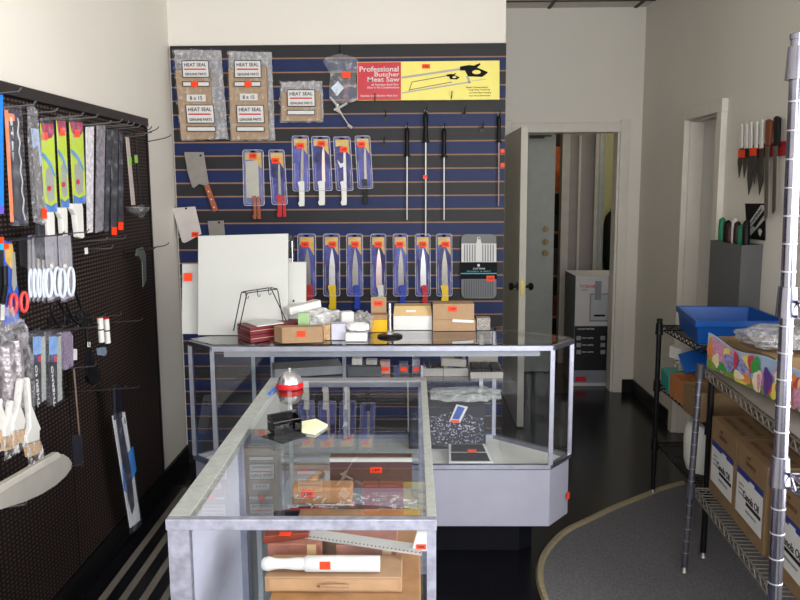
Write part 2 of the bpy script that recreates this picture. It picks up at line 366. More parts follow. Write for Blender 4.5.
# ------------------------------------------------------------------ display cases
def bar(b, p, q, z0, z1, w):
    p = Vector((p[0], p[1], 0)); q = Vector((q[0], q[1], 0)); d = (q-p).normalized(); n = Vector((-d.y, d.x, 0))*w/2
    p = p-d*w/2*.0; return b.hexa([(p-n)+Vector((0,0,z0)), (q-n)+Vector((0,0,z0)), (q+n)+Vector((0,0,z0)), (p+n)+Vector((0,0,z0)),
                   (p-n)+Vector((0,0,z1)), (q-n)+Vector((0,0,z1)), (q+n)+Vector((0,0,z1)), (p+n)+Vector((0,0,z1))])
def inset(P, d):
    c = Vector((sum(p[0] for p in P)/len(P), sum(p[1] for p in P)/len(P)))
    out = []; n = len(P)
    for i in range(n):
        a, b_, c_ = Vector(P[i-1]), Vector(P[i]), Vector(P[(i+1) % n])
        e1 = (b_-a).normalized(); e2 = (c_-b_).normalized(); n1 = Vector((-e1.y, e1.x)); n2 = Vector((-e2.y, e2.x))
        bis = (n1+n2).normalized(); k = d/max(.3, bis.dot(n1)); out.append(tuple(b_+bis*k))
    return out
ZT = .965
HEX = [(-.785, 3.03), (.545, 3.03), (.645, 3.16), (.36, 3.42), (-.62, 3.42), (-.905, 3.15)]
LILAC = mat('pale_lilac_laminate', '9697a6', .4, var=.03)
cs = thing('glass_display_case', 'long glass display case with angled ends crowded with boxes on top', 'display case', (-.1, 3.2, 0))
B().plan([(-.66, 3.27), (.46, 3.27), (.52, 3.31), (.36, 3.41), (-.6, 3.41), (-.72, 3.32)], 0, .2149).build('kick_plate', mat('dark_kick', '0d0e16', .6, spec=.15), cs)
B().plan(HEX, .215, .452).build('base_cabinet', LILAC, cs, bevel=.002)
B().plan(inset(HEX, .01), .4525, .458).build('deck', mat('pale_deck', 'e0e2da', .45, var=.03), cs)
b = B()
for i in range(6): bar(b, HEX[i], HEX[(i+1) % 6], .4585, .475, .018)
b.build('lower_rail', ALU, cs)
b = B()
for i in range(6): bar(b, HEX[i], HEX[(i+1) % 6], .938, .9565, .02)
b.build('top_rail', ALU, cs)
for i, p in enumerate(HEX):
    b = B(); s = .0085; b.box(p[0]-s, p[0]+s, p[1]-s, p[1]+s, .475, .938); b.build('corner_post', ALU, cs)
B().plan(HEX, .957, .9645).build('glass_top', GLASS, cs)
for i in (0, 1, 2, 4, 5):
    p, q = Vector(HEX[i]), Vector(HEX[(i+1) % 6]); d = (q-p).normalized()*.012
    bar(B(), p+d, q-d, .476, .937, .005).build('glass_pane', GLASSV, cs)
B().plan([(-.72, 3.08), (.40, 3.08), (.40, 3.36), (-.72, 3.36)], .797, .803).build('glass_shelf', GLASS, cs)
LB = B().box(-.745, .50, 3.05, 3.085, .910, .936).build('light_fixture', mat('lamp_housing', '9a9da2', .35, .3), cs)
b = B()
for x in (.30, -.30, -.70):
    b.box(x-.008, x+.008, 3.385, 3.40, .459, .937)
b.build('shelf_standard', mat('standard_grey', 'b8bcc0', .4, .7), cs)
c = at(570, 509, y=3.1); B().obox((.642, 3.139, .30), (.022, .001, .03), rz=math.radians(49.6)).build('red_mark', ORANGE, cs)
# front case ---------------------------------------------------------------
FX0, FX1, FY0, FY1 = -.458, .043, 1.381, 2.48
fc = thing('glass_display_case', 'worn aluminium-framed glass counter in front with a red bell on its top', 'display case', (-.2, 1.93, 0))
ALUW = mat('worn_aluminium', 'a4a6b8', .45, .75, var=.2, ns=60, bump=.05, bs=90)
RAILG = mat('greenish_rail', 'b4bab8', .45, .5, var=.12, ns=50)
RECT = [(FX0, FY0), (FX1, FY0), (FX1, FY1), (FX0, FY1)]
B().plan(inset(RECT, .03), 0, .1).build('kick_plate', mat('dark_kick', '0d0e16', .6, spec=.15), fc)
B().plan(RECT, .1, .3).build('base_cabinet', LILAC, fc)
B().plan(inset(RECT, .008), .3005, .306).build('deck', mat('dark_deck', '23262f', .6, spec=.2), fc)
b = B(); b.box(FX0, FX1, FY0, FY0+.018, .944, .9649); b.build('front_rail', ALUW, fc, bevel=.001)
b = B(); b.box(FX0, FX1, FY1-.045, FY1, .944, .9649); b.build('rear_rail', mat('pale_rail', 'a9abb4', .45, .7), fc, bevel=.001)
b = B(); b.box(FX0, FX0+.040, FY0+.018, FY1-.045, .944, .9649); b.build('side_rail', RAILG, fc, bevel=.001)
b = B(); b.box(FX1-.018, FX1, FY0+.018, FY1-.045, .944, .9649); b.build('side_rail', RAILG, fc, bevel=.001)
B().box(FX0+.041, FX1-.019, FY0+.019, FY1-.046, .958, .9645).build('glass_top', GLASS, fc)
for (x0, x1, y0, y1) in ((FX0+.003, FX0+.043, FY0+.001, FY0+.02), (FX1-.018, FX1-.001, FY0+.001, FY0+.02), (FX0+.003, FX0+.025, FY1-.025, FY1-.003), (FX1-.025, FX1-.003, FY1-.025, FY1-.003)):
    B().box(x0, x1, y0, y1, .306, .944).build('corner_post', ALUW, fc)
B().box(FX0+.044, FX1-.019, FY0+.006, FY0+.011, .307, .943).build('glass_pane', GLASSV, fc)
B().box(FX1-.012, FX1-.007, FY0+.021, FY1-.026, .307, .943).build('glass_pane', GLASSV, fc)
B().box(FX0+.026, FX1-.026, FY1-.014, FY1-.009, .307, .943).build('glass_pane', GLASSV, fc)
DOORM = mat('grey_mirror_door', 'bfc0d0', .35, 0, var=.03)
B().box(FX0+.014, FX0+.020, FY0+.024, 1.93, .315, .935).build('sliding_door', DOORM, fc)
B().box(FX0+.026, FX0+.032, 1.90, FY1-.03, .315, .935).build('sliding_door', mat('dark_door_panel', '6d7174', .3), fc)
B().box(FX0+.012, FX0+.036, 1.895, 1.935, .31, .943).build('door_stile', ALU, fc)
B().box(FX0+.045, FX1-.022, 1.43, FY1-.03, .717, .723).build('glass_shelf', GLASS, fc)
b = B(); b.box(-.398, -.386, 2.44, 2.452, .31, .94); xd = at(260, 566, y=1.95).x; b.box(xd-.006, xd+.006, 1.95, 1.96, .31, .716); b.build('shelf_standard', mat('standard_grey', 'b8bcc0', .4, .7), fc)
# ---- objects in the front case
def fb(x0, x1, yb, yt, z, depth, Y=None):
    """box whose front face the photo shows between these pixels, standing on height z"""
    Y = Y if Y is not None else at((x0+x1)/2, yb, z=z).y
    a = at(x0, yb, y=Y).x; c = at(x1, yb, y=Y).x; zt = at((x0+x1)/2, yt, y=Y).z
    return [a, c, Y, Y+depth, z, zt]
LIGHTW = mat('golden_wood', 'a2774a', .45, var=.18, ns=22)
bb = thing('butcher_board', 'golden wooden butcher board lying flat in the front glass counter', 'cutting board', (-.18, 1.68, .7235))
bx = B()
B().box(-.29, .015, 1.43, 1.93, .7235, .755).build('board', LIGHTW, bb, bevel=.004)
t = thing('drawer_box', 'low tan wooden box with a carved handle, under the white rod', 'box', (-.24, 1.64, .756))
e = fb(265, 402, 592, 577, .756, .10); B().box(*e).build('body', mat('tan_wood', 'a5815e', .5, var=.08, ns=30), t, bevel=.002)
cx = (e[0]+e[1])/2; cz = (e[4]+e[5])/2
B().box(e[0]+.01, e[1]-.01, e[2]-.002, e[2]-.0003, e[4]+.006, e[5]-.004).build('front_panel', mat('tan_wood2', 'b08c66', .5, var=.08, ns=30), t)
B().tube([(cx-.03, e[2]-.003, cz-.002), (cx-.024, e[2]-.012, cz+.003), (cx, e[2]-.014, cz+.005), (cx+.024, e[2]-.012, cz+.003), (cx+.03, e[2]-.003, cz-.002)], .0035).build('handle', mat('tan_handle', '9c7a55', .4), t)
ztop = e[5]
# white pestle / rolling rod
t = thing('rolling_rod', 'white plastic rod with a turned grip and an orange sticker', 'rolling pin', (-.24, e[2]+.03, ztop))
yy = e[2]+.022; xa = at(262, 570, y=yy).x; xb = at(380, 570, y=yy).x; r = .0165; zc = ztop+r+.001; Lr = xb-xa
B().tube([(xa+Lr*u, yy, zc) for u in (0, .02, .06, .12, .2, .3, .36, .38, .6, 1)], [.008, .013, .015, .011, .0105, .013, .0125, r, r, r], 20).build('rod', WHITEP, t, smooth=True)
c = Vector((at(326, 565, y=yy).x, yy, zc)); B().box(c.x-.011, c.x+.011, yy-r-.0012, yy-r+.001, zc-.004, zc+.012).build('price_sticker', ORANGE, t)
# reddish wooden boxes
RW = mat('rosewood', 'a06a5a', .4, var=.15, ns=30)
Yp = 1.625; PZ = .756
for k, (x0, x1, yt) in enumerate(((268, 322, 544), (336, 397, 545))):
    e = fb(x0, x1, 565, yt, PZ, .13, Y=Yp)
    t = thing('wooden_box', ['reddish wooden box with a pale strap, under the saw handle', 'reddish wooden box with a pale strap, under the middle of the saw blade'][k], 'box', ((e[0]+e[1])/2, Yp, PZ), 'reddish boxes in the counter')
    B().box(*e).build('body', RW, t, bevel=.002)
    xm = e[1]-.022; B().box(xm-.01, xm+.01, Yp-.0015, Yp-.0003, e[4]+.001, e[5]-.001).build('pale_strap', mat('pale_strap', 'd9b98a', .6), t)
    pz = e[5]
# saw on the boxes
z0 = pz+.002
t = thing('meat_saw', 'steel saw blade with marked edge and rosewood handle in the counter', 'saw', (-.15, 1.78, z0))
p1, p2 = at(304, 534, z=z0+.01), at(422, 547, z=z0+.01)
h0 = at(264, 537, z=z0+.01)
B().hexa([(p1.x, p1.y, z0), (p2.x, p2.y-.02, z0), (p2.x-.005, p2.y+.03, z0), (p1.x, p1.y+.05, z0), (p1.x, p1.y, z0+.002), (p2.x, p2.y-.02, z0+.002), (p2.x-.005, p2.y+.03, z0+.002), (p1.x, p1.y+.05, z0+.002)]).build('blade', mat('bright_saw', 'c9c9c6', .45, .3), t)
b = B()
for i in range(30):
    u = (i+.5)/30; x = p1.x+(p2.x-p1.x)*u; y = p1.y+(p2.y-.02-p1.y)*u+.006
    b.box(x-.0014, x+.0014, y, y+.004, z0+.0021, z0+.0026)
b.build('marking', INK, t)
B().hexa([(h0.x, h0.y-.015, z0+.0005), (p1.x+.01, p1.y-.002, z0+.0022), (p1.x+.01, p1.y+.05, z0+.0022), (h0.x, h0.y+.03, z0+.0005), (h0.x, h0.y-.015, z0+.018), (p1.x+.01, p1.y-.002, z0+.014), (p1.x+.01, p1.y+.05, z0+.014), (h0.x, h0.y+.03, z0+.018)]).build('handle', mat('rosewood_handle', '7a3526', .35), t, bevel=.002)
c = at(285, 534, z=z0+.02); B().box(c.x-.013, c.x+.013, c.y-.006, c.y+.012, z0+.0185, z0+.0195).build('price_sticker', ORANGE, t)
# white corner block + sticker on the right
t = thing('plastic_guard', 'small white plastic blade guard in the right front corner of the counter', 'guard', (.0, 1.60, .756))
p = [at(417, 533, y=1.60), at(428, 533, y=1.60), at(428, 551, y=1.60), at(412, 551, y=1.60)]
B().prism(p, (0, .012, 0)).build('guard', WHITEP, t); sticker(t, 421, 547, 10, 5, y=1.598)
# middle zone, on the glass shelf
BR = mat('chocolate_laminate', '5c4037', .5, var=.04)
Z7 = .7235
t = thing('knife_chest', 'chocolate-brown flat case with a white top edge inside the front counter', 'case', (-.1, 2.2, Z7))
e = fb(330, 412, 488, 462, Z7, .05); B().box(*e).build('body', BR, t)
B().box(e[0], e[1], e[2]+.013, e[3], e[5]+.0003, e[5]+.008).build('brown_lid', BR, t); B().box(e[0], e[1], e[2]-.001, e[2]+.0125, e[5]+.0003, e[5]+.009).build('white_lip', WHITEP, t); sticker(t, 376, 470, 12, 6, y=e[2]-.0015)
t = thing('wooden_mallet', 'pale wooden mallet wrapped in clear film with an orange sticker', 'mallet', (-.28, 2.07, Z7))
e = fb(292, 352, 505, 488, Z7, .06); B().box(*e).build('mallet_head', mat('pale_wood', 'b78559', .5, var=.15), t, bevel=.006)
B().tube([(e[0]+.02, e[3]+.0005, .75), (e[0]+.06, e[3]+.12, .745)], .011).build('handle', mat('pale_wood', 'b78559'), t)
sticker(t, 308, 494, 13, 8, y=e[2]-.001)
t = thing('film_wrap', 'loose sheet of clear film over the knives inside the counter', 'plastic film', (-.12, 2.02, Z7))
b = B(); b.blob((-.16, 1.99, Z7+.02), (.34, .1, .035), 5, .4, 4); b.build('sheet', film('streaky_film', 'e9e9f0', .02, .1, 1, 60, .5, lo=.54, hi=.64), t, smooth=True)
KST = mat('knife_stack', 'a8a9ae', .3, 1)
for k in range(6):
    p = at(292+k*16, 520-k*1.5, z=.76); q = at(404+k*4, 506+k*2, z=.76)
    z = Z7+.001
    y0 = 1.945+.004*k
    o = thing('boning_knife', ['thin knife lying first', 'thin knife lying second', 'thin knife lying third', 'thin knife lying fourth', 'thin knife lying fifth', 'thin knife lying sixth'][k]+' from the front in the row under film in the counter', 'knife', (-.2, y0, z), 'knives under film in the counter')
    xa = -.36+.02*k; yk = 1.936+k*.0085
    B().prism([(xa+.1, yk, z), (xa+.26, yk, z), (xa+.28, yk, z+.008), (xa+.1, yk, z+.022)], (0, .0018, 0)).build('blade', KST, o)
    B().box(xa, xa+.1, yk-.002, yk+.005, z, z+.02).build('handle', [BLACKP, WOOD, RED, BLACKP, WOOD, WHITEP][k], o)
# ---- on top of the front case
p = at(290, 388, z=ZT); bl = thing('service_bell', 'chrome service bell with a red ring on the front glass counter', 'bell', (p.x, p.y, ZT))
R = .0405
B().lathe((p.x, p.y, ZT), [(R*.9, 0), (R*1.0, .003), (R*1.02, .012), (R*.98, .016), (R*.9, .018)], 36).build('ring_base', mat('red_bell', 'd0141c', .3), bl, smooth=True)
B().lathe((p.x, p.y, ZT+.0185), [(R*.93, 0), (R*.9, .007), (R*.78, .018), (R*.55, .027), (R*.28, .032), (.004, .0335)], 36).build('dome', CHROME, bl, smooth=True)
B().lathe((p.x, p.y, ZT+.052), [(.003, 0), (.003, .007), (.005, .0075), (.005, .010), (.003, .011)], 16).build('button', CHROME, bl, smooth=True)
# card holder
t = thing('card_holder', 'black plastic business card holder beside the pale yellow cards', 'card holder', (-.28, 2.08, ZT))
q = [at(262, 437, z=ZT), at(283, 444, z=ZT), at(306.5, 436, z=ZT), at(287, 429, z=ZT)]
BG = mat('smoky_black_plastic', '1d1d20', .25)
B().prism(q, (0, 0, .003)).build('foot_plate', BG, t)
f0, f1 = at(274, 437, z=ZT), at(302, 431, z=ZT); bk0, bk1 = at(268, 431, z=ZT), at(297, 425, z=ZT)
d = (f1-f0).normalized(); 
def wallp(a, c, h0, h1, th=.0025):
    n = Vector((-(c-a).y, (c-a).x, 0)).normalized()*th
    return B().hexa([a+Vector((0,0,h0)), c+Vector((0,0,h0)), c+n+Vector((0,0,h0)), a+n+Vector((0,0,h0)), a+Vector((0,0,h1)), c+Vector((0,0,h1)), c+n+Vector((0,0,h1)), a+n+Vector((0,0,h1))])
SMK = glass('smoky_plastic', '8a8a90', 1.0)
wallp(f0, f1, .0035, .026).build('front_lip', SMK, t); wallp(bk0, bk1, .0035, .040).build('back_plate', SMK, t)
wallp(bk0, f0, .0035, .032).build('side_plate', SMK, t); wallp(f1, bk1, .0035, .032).build('side_plate', SMK, t)
B().tube([f0+Vector((0,0,.034)), f1+Vector((0,0,.034)), bk1+Vector((0,0,.042)), bk0+Vector((0,0,.042))], .0014, 6, closed=True).build('rim', BG, t)
q = [at(300, 424, z=ZT), at(316, 421, z=ZT), at(327.5, 426.5, z=ZT), at(315, 435, z=ZT), at(302, 433, z=ZT)]
o = B().prism([(v.x, v.y, ZT+.0003) for v in q], (0, 0, .006)).build('business_cards', mat('pale_yellow_card', 'eef0c8', .6)); tag(o, 'small stack of pale yellow cards on the front counter', 'cards')
pa, pb = at(269, 394, z=ZT+.004), at(279.5, 384, z=ZT+.004)
t = thing('pen', 'blue pen lying on the corner rail of the front counter', 'pen', (pa.x, pa.y, ZT))
B().tube([pa+Vector((0,0,.0008)), pa+(pb-pa)*.75+Vector((0,0,.0008))], .0042, 10).build('barrel', mat('blue_pen', '2a62b8', .3), t)
B().tube([pa+(pb-pa)*.755+Vector((0,0,.0008)), pb+Vector((0,0,.0008))], [.004, .001], 10).build('tip', STEELD, t)
# ---- on top of the back case
ZB = .966
def lean_board(px0, px1, yt, yb, Yb, lean, th, name, label, skew=0, st=None, hole=None, m=BOARD):
    a = at(px0, yb, y=Yb); c = at(px1, yb-skew, y=Yb); zt0 = at(px0, yt, y=Yb+lean).z; zt1 = at(px1, yt-skew*.6, y=Yb+lean).z
    xt0 = at(px0, yt, y=Yb+lean).x; xt1 = at(px1, yt, y=Yb+lean).x
    t = thing(name, label, 'cutting board', ((a.x+c.x)/2, Yb, ZB), 'white cutting boards leaning on the back case')
    z = ZB+.0003
    B().hexa([(a.x, Yb, z), (c.x, Yb, z), (c.x, Yb+th, z), (a.x, Yb+th, z), (xt0, Yb+lean, zt0), (xt1, Yb+lean, zt1), (xt1, Yb+lean+th, zt1), (xt0, Yb+lean+th, zt0)]).build('board', m, t, bevel=.002)
    return t, Yb, lean
t, Y0, ln = lean_board(198, 288, 236, 340, 3.215, .045, .014, 'cutting_board', 'largest white cutting board leaning behind the black wire rack', skew=4)
t, Y0, ln = lean_board(182, 203, 264, 340, 3.245, .05, .018, 'cutting_board', 'narrow white cutting board with an orange sticker at its top left corner')
B().SP([(184, 273), (192, 273), (192, 281), (184, 281)], 3.27, .0008).build('price_sticker', ORANGE, t)
t, Y0, ln = lean_board(283, 306, 262, 334, 3.25, .05, .014, 'cutting_board', 'small white cutting board sticking out right of the largest one, hole near its foot')
B().SP(ell(293.5, 301, 1.1, 1.1, 10), 3.256, .001).build('hanging_hole', INK, t)
t, Y0, ln = lean_board(284, 291.5, 258.5, 334, 3.29, .05, .012, 'cutting_board', 'thin white cutting board just showing over the small board with the hole')
# maroon boxes
MAR = mat('maroon_leatherette', '6a1722', .4, var=.06, bump=.1, bs=200)
A_, B_, C_ = at(233.7, 341.5, z=ZB), at(247, 347, z=ZB), at(303, 339, z=ZB)
A_.y = max(A_.y, 3.05); D_ = A_+(C_-B_)
dy = Vector((0, max(0, 3.04-B_.y), 0))
P4 = [v+dy for v in (A_, B_, C_, D_)]
for k in range(2):
    t = thing('knife_case', ['maroon flat case, lower of the two under the black wire rack', 'maroon flat case, upper of the two under the black wire rack'][k], 'case', (P4[0]+P4[2])/2, 'maroon cases on the back counter')
    z = ZB+.0005+k*.031
    for j, (h0, h1) in enumerate(((0, .0145), (.0165, .030))):
        B().prism([(v.x, v.y, z+h0) for v in P4], (0, 0, h1-h0)).build('lid' if j else 'tray', MAR, t, bevel=.002)
    B().prism([(v.x, v.y, z+.0147) for v in [P4[i]+(P4[(i+2) % 4]-P4[i])*.012 for i in range(4)]], (0, 0, .0016)).build('pale_seam', mat('cream_seam', 'd8c8b0', .5), t)
zr = ZB+.0625
o = B().prism([(v.x, v.y, zr+.0003) for v in (P4[0]+(P4[2]-P4[0])*.12, P4[1]+(P4[2]-P4[1])*.12, P4[1]+(P4[2]-P4[1])*.6, P4[0]+(P4[3]-P4[0])*.6)], (0, 0, .004)).build('paper_label', PAPER); tag(o, 'white card lying on the upper maroon case', 'card')
# wire rack standing on the cases
t = thing('wire_rack', 'black wire utensil rack with three hooks before the largest white board', 'rack', ((P4[0]+P4[2])/2+Vector((0,0,.0615))))
zf = zr+.0048
def rackframe(fl, tl, tr, fr, yl, yr):
    a = at(*fl, z=zf); d_ = at(*fr, z=zf); a.z = d_.z = zf+.001
    return [a, at(*tl, y=yl), at(*tr, y=yr), d_]
u1 = rackframe((233.5, 331), (241.5, 292), (270.6, 287.5), (287, 322.5), 3.07, 3.15)
u2 = rackframe((239, 329.5), (247, 293), (277.5, 289), (283, 321), 3.10, 3.18)
for u in (u1, u2): B().tube([u[0], u[0].lerp(u[1], .97), u[1].lerp(u[2], .06), u[1].lerp(u[2], .94), u[2].lerp(u[3], .04), u[3]], .0022, 7).build('wire_frame', BLACKM, t, smooth=True)
B().tube([u1[1]+Vector((0,0,-.001)), u2[1]], .002, 6).tube([u1[2], u2[2]], .002, 6).build('cross_wire', BLACKM, t)
for f_ in (.15, .55, .93):
    p = u1[1].lerp(u1[2], f_)+Vector((0, -.004, 0))
    B().tube([p, p+Vector((0,0,-.02)), p+Vector((.004,-.003,-.028)), p+Vector((.009,-.004,-.027)), p+Vector((.011,-.004,-.018))], .0016, 6).build('hook', BLACKM, t)
# cardboard box
e = fb(281, 321, 345, 329, ZB, .045); e[2] += .0; 
if e[2] < 3.035: e[3] += 3.035-e[2]; e[2] = 3.035
t = thing('cardboard_box', 'small tan carton with an orange sticker at the front edge of the back case', 'box', ((e[0]+e[1])/2, e[2], ZB))
xs = at(275, 340, y=e[2]+.05).x
B().prism([(xs, e[2]+.035, ZB+.0005), (e[0], e[2], ZB+.0005), (e[1], e[2]+.02, ZB+.0005), (e[1], e[3]+.02, ZB+.0005), (xs+.01, e[3]+.01, ZB+.0005)], (0, 0, e[5]-ZB)).build('carton', CARD, t, bevel=.001)
c = at(301, 334, y=e[2]+.005); B().obox((c.x, e[2]+.0085, c.z), (.034, .0015, .024), rz=.14).build('price_sticker', ORANGE, t)
# long white box leaning on stuff
t = thing('long_box', 'long white narrow box lying aslant above the crumpled bags', 'box', (-.33, 3.33, ZB+.07))
p0, p1 = at(287, 311, y=3.2), at(318, 303, y=3.3)
dd = (p1-p0); B().obox((p0+p1)/2, (dd.length, .045, .03), rz=math.atan2(dd.y, dd.x), ry=-math.asin(dd.z/dd.length)).build('carton', PAPER, t, bevel=.001)
# crumpled bags and small white packets
o = B().blob((at(322, 322, y=3.3).x, 3.29, ZB+.048), (.20, .10, .10), 2, .35, 5).build('plastic_bag', film('white_bag', 'fbfbfb', .5, .25, 1, 30, .45), smooth=True); tag(o, 'crumpled white and clear plastic bag behind the tan carton', 'plastic bag')
c = at(304, 317, y=3.17); o = B().obox((c.x, 3.165, ZB+.052), (.045, .02, .10), rx=-.0).build('green_packet', mat('green_packet', '9fbf8c', .6, var=.15)); tag(o, 'pale green packet between the maroon case and the crumpled bag', 'packet')
for k, (x0, x1, yb, yt, lab, m, dp) in enumerate((
    (324, 330.5, 340, 325, 'small stack of tan wafers beside the tan carton', mat('wafer', 'b99a72', .7, var=.3, ns=90), .04),
    (331.5, 346, 340, 324, 'pale lilac square carton beside the wafer stack', mat('lilac_carton', 'c4c5d8', .5), .05),
    (345.5, 367, 341.5, 333, 'flat white carton with a crumpled packet on it, second from the bell post', PAPER, .06))):
    e = fb(x0, x1, yb, yt, ZB+.0005, dp); e[3] += max(0, 3.035-e[2]); e[2] = max(3.035, e[2])
    o = B().box(*e).build('carton', m, bevel=.001); tag(o, lab, 'box')
    ez = e
o = B().blob((at(358, 330, y=3.12).x, ez[2]+.035, ez[5]+.019), (.09, .06, .034), 8, .3, 4).build('paper_packet', mat('crumpled_white', 'ececec', .5, bump=.5, bs=60), smooth=True); tag(o, 'crumpled white paper packet resting on the flat white carton', 'packet')
o = B().obox((at(347, 316, y=3.22).x, 3.20, ZB+.052), (.055, .045, .10), rz=.3, ry=.0).build('white_roll_box', PAPER, bevel=.008); tag(o, 'upright white carton behind the lilac carton', 'box')
o = B().blob((at(362, 318, y=3.27).x, 3.28, ZB+.04), (.10, .08, .09), 11, .4, 4).build('plastic_bag', film('dark_clear_bag', 'cfcfcf', .3, .12, 1, 60, .5), smooth=True); tag(o, 'grey crinkled clear bag left of the yellow carton', 'plastic bag')
# yellow carton with raised flap
e = fb(370.5, 387, 332, 320, ZB+.0005, .07)
t = thing('yellow_carton', 'open yellow carton whose tan flap stands up with an orange sticker', 'box', ((e[0]+e[1])/2, e[2], ZB))
B().box(*e).build('body', mat('yellow_card', 'dfae12', .5), t)
fz = at(378, 297, y=e[3]).z; B().box(e[0], e[1]-.004, e[3]+.0003, e[3]+.0035, e[4], fz).build('raised_flap', CARD, t)
e2 = list(e); B().box(e[0]-.001, e[1]+.001, e[2]+.01, e[3], e[5]+.0003, e[5]+.02).build('inner_tray', mat('inner_card', '9a7a58', .7), t)
sticker(t, 378, 303.5, 9, 5, y=e[3]-.001)
# post with round base
p = at(390, 336.5, z=ZB); t = thing('receipt_spike', 'chrome spike on a round black base in front of the white and tan carton', 'spike', (p.x, p.y, ZB))
B().lathe((p.x, p.y, ZB), [(.052, 0), (.052, .004), (.046, .008), (.02, .010)], 28).build('round_base', BLACKP, t, smooth=True)
zt = at(390, 303, y=p.y).z; B().lathe((p.x, p.y, ZB+.0105), [(.016, 0), (.012, .008), (.006, .014), (.0055, zt-ZB-.012), (.003, zt-ZB-.010)], 14).build('spike', CHROME, t, smooth=True)
# white carton with tan lid
e = fb(393.5, 432, 330, 316, ZB+.0005, .11)
t = thing('white_carton', 'white carton with an open tan lid showing a slot', 'box', ((e[0]+e[1])/2, e[2], ZB))
B().box(*e).build('body', PAPER, t, bevel=.001)
zl = at(410, 305, y=e[2]+.06).z
B().hexa([(e[0], e[2], e[5]+.0003), (e[1], e[2], e[5]+.0003), (e[1], e[3], e[5]+.0003), (e[0], e[3], e[5]+.0003), (e[0]+.004, e[2]+.03, zl), (e[1]-.004, e[2]+.03, zl), (e[1]-.004, e[3], zl), (e[0]+.004, e[3], zl)]).build('tan_lid', mat('tan_card', 'bfa476', .7), t)
B().SP([(406, 310), (416, 310), (416, 312), (406, 312)], e[2]+.012, .001).build('slot', PAPER, t)
# brown carton
e = fb(432.8, 474, 331, 304, ZB+.0005, .1)
t = thing('brown_carton', 'tan corrugated carton with a torn lid and orange sticker beside the white carton', 'box', ((e[0]+e[1])/2, e[2], ZB))
zm = at(450, 320, y=e[2]).z
B().box(e[0], e[1]+.006, e[2], e[3], e[4], zm).build('body', CARD, t, bevel=.001); B().box(e[0]+.001, e[1], e[2]+.004, e[3], zm+.0003, e[5]).build('lid', CARD, t, bevel=.001)
B().obox((at(463, 324, y=e[2]).x, e[2]-.003, zm-.004), (.09, .004, .012), ry=.05).build('torn_flap', PAPER, t)
sticker(t, 452.5, 309, 9, 5.5, y=e[2]+.003)
e = fb(476.5, 502, 328, 316, ZB+.0005, .06)
e[0] = .33; e[1] = .33+(at(502, 328, y=3.32).x-at(476.5, 328, y=3.32).x); e[0], e[1] = at(476.5, 325, y=3.32).x, at(490, 325, y=3.32).x; e[2], e[3] = 3.31, 3.36
o = B().box(*e).build('speckled_box', mat('speckled', '8b8580', .5, var=.75, ns=160), bevel=.001); tag(o, 'small grey speckled box at the right end of the back case top', 'box')
# ---- inside the back case
ZS = .8035
TRAY = mat('pale_tray_card', '98938a', .6, var=.04)
for k, (x0, x1, yb, yt, lab, dp) in enumerate(((424, 443, 374.5, 366, 'grey open tray of dark packs left of the two paired trays in the back case', .12),
      (443.5, 468, 375.5, 367, 'pale open carton tilted over a second carton in the back case', .12), (470.5, 503, 378.5, 372.5, 'pale tray holding three black cases at the right end of the glass shelf', .17))):
    e = fb(x0, x1, yb, yt, ZS, dp, Y=3.12 if k == 2 else 3.16)
    e[5] = ZS+.032 if k != 2 else ZS+.026
    if k == 2: e[1] = min(e[1], .385)
    t = thing('display_tray', lab, 'tray', ((e[0]+e[1])/2, e[2], ZS))
    b = B(); b.box(e[0], e[1], e[2], e[3], ZS, ZS+.006); b.box(e[0], e[1], e[2], e[2]+.003, ZS+.006, e[5]); b.box(e[0], e[0]+.003, e[2]+.003, e[3], ZS+.006, e[5]); b.box(e[1]-.003, e[1], e[2]+.003, e[3], ZS+.006, e[5])
    b.build('tray', TRAY, t)
    wd = (e[1]-e[0]-.012)/3
    if k == 1:
        B().obox(((e[0]+e[1])/2-.008, e[2]+.06, e[5]+.022), (e[1]-e[0], .1, .03), ry=.06).build('upper_carton', TRAY, t)
        B().obox(((e[0]+e[1])/2+.012, e[2]+.05, e[5]+.0465), (.035, .05, .016), ry=.06).build('black_insert', BLACKP, t)
    else:
        for j in range(3):
            xx = e[0]+.006+wd*j
            o = B().box(xx+.002, xx+wd-.002, e[2]+.006, e[2]+dp*.8, ZS+.0065, e[5]+(.012 if k == 2 else .008)).build('black_case', BLACKP, t, bevel=.002)
        if k == 2: B().box(e[0]+.003, e[1]-.003, e[3]-.003, e[3], ZS+.006, ZS+.085).build('back_flap', TRAY, t)
packs = ((352, 362, 371, 363, 'c8c4bc', 'white folded packet left of the row of small packs in the back case'), (366, 377, 370, 359, 'a8a6a2', 'grey flat packet leaning in the row of small packs in the back case'),
         (380, 390, 370, 360, 'b58a80', 'pinkish packet in the row of small packs in the back case'), (399, 408, 374, 361, '55555c', 'dark pack with an orange sticker next to the red-stickered pack'), (412, 420, 374, 360, '6a6a72', 'grey pack with an orange sticker nearest the open tray'))
for k, (x0, x1, yb, yt, cc, lab) in enumerate(packs):
    e = fb(x0, x1, yb, yt, ZS, .04, Y=3.2); t = thing('small_pack', lab, 'packet', ((e[0]+e[1])/2, e[2], ZS), 'small packs on the glass shelf')
    B().box(e[0], e[1], e[2], e[3], ZS, ZS+.065-.006*k % .02).build('pouch', mat('pack%d' % k, cc, .5, var=.2, ns=50), t, bevel=.002)
    B().box(e[0]+.006, e[1]-.004, e[2]-.0012, e[2]-.0002, ZS+.012, ZS+.03).build('price_sticker', ORANGE, t)
o = B().obox((-.44, 3.22, ZS+.021), (.28, .13, .035), rz=.25).build('flat_carton', mat('pale_carton', '77797a', .6)); tag(o, 'wide pale carton on the glass shelf behind the bell', 'box')
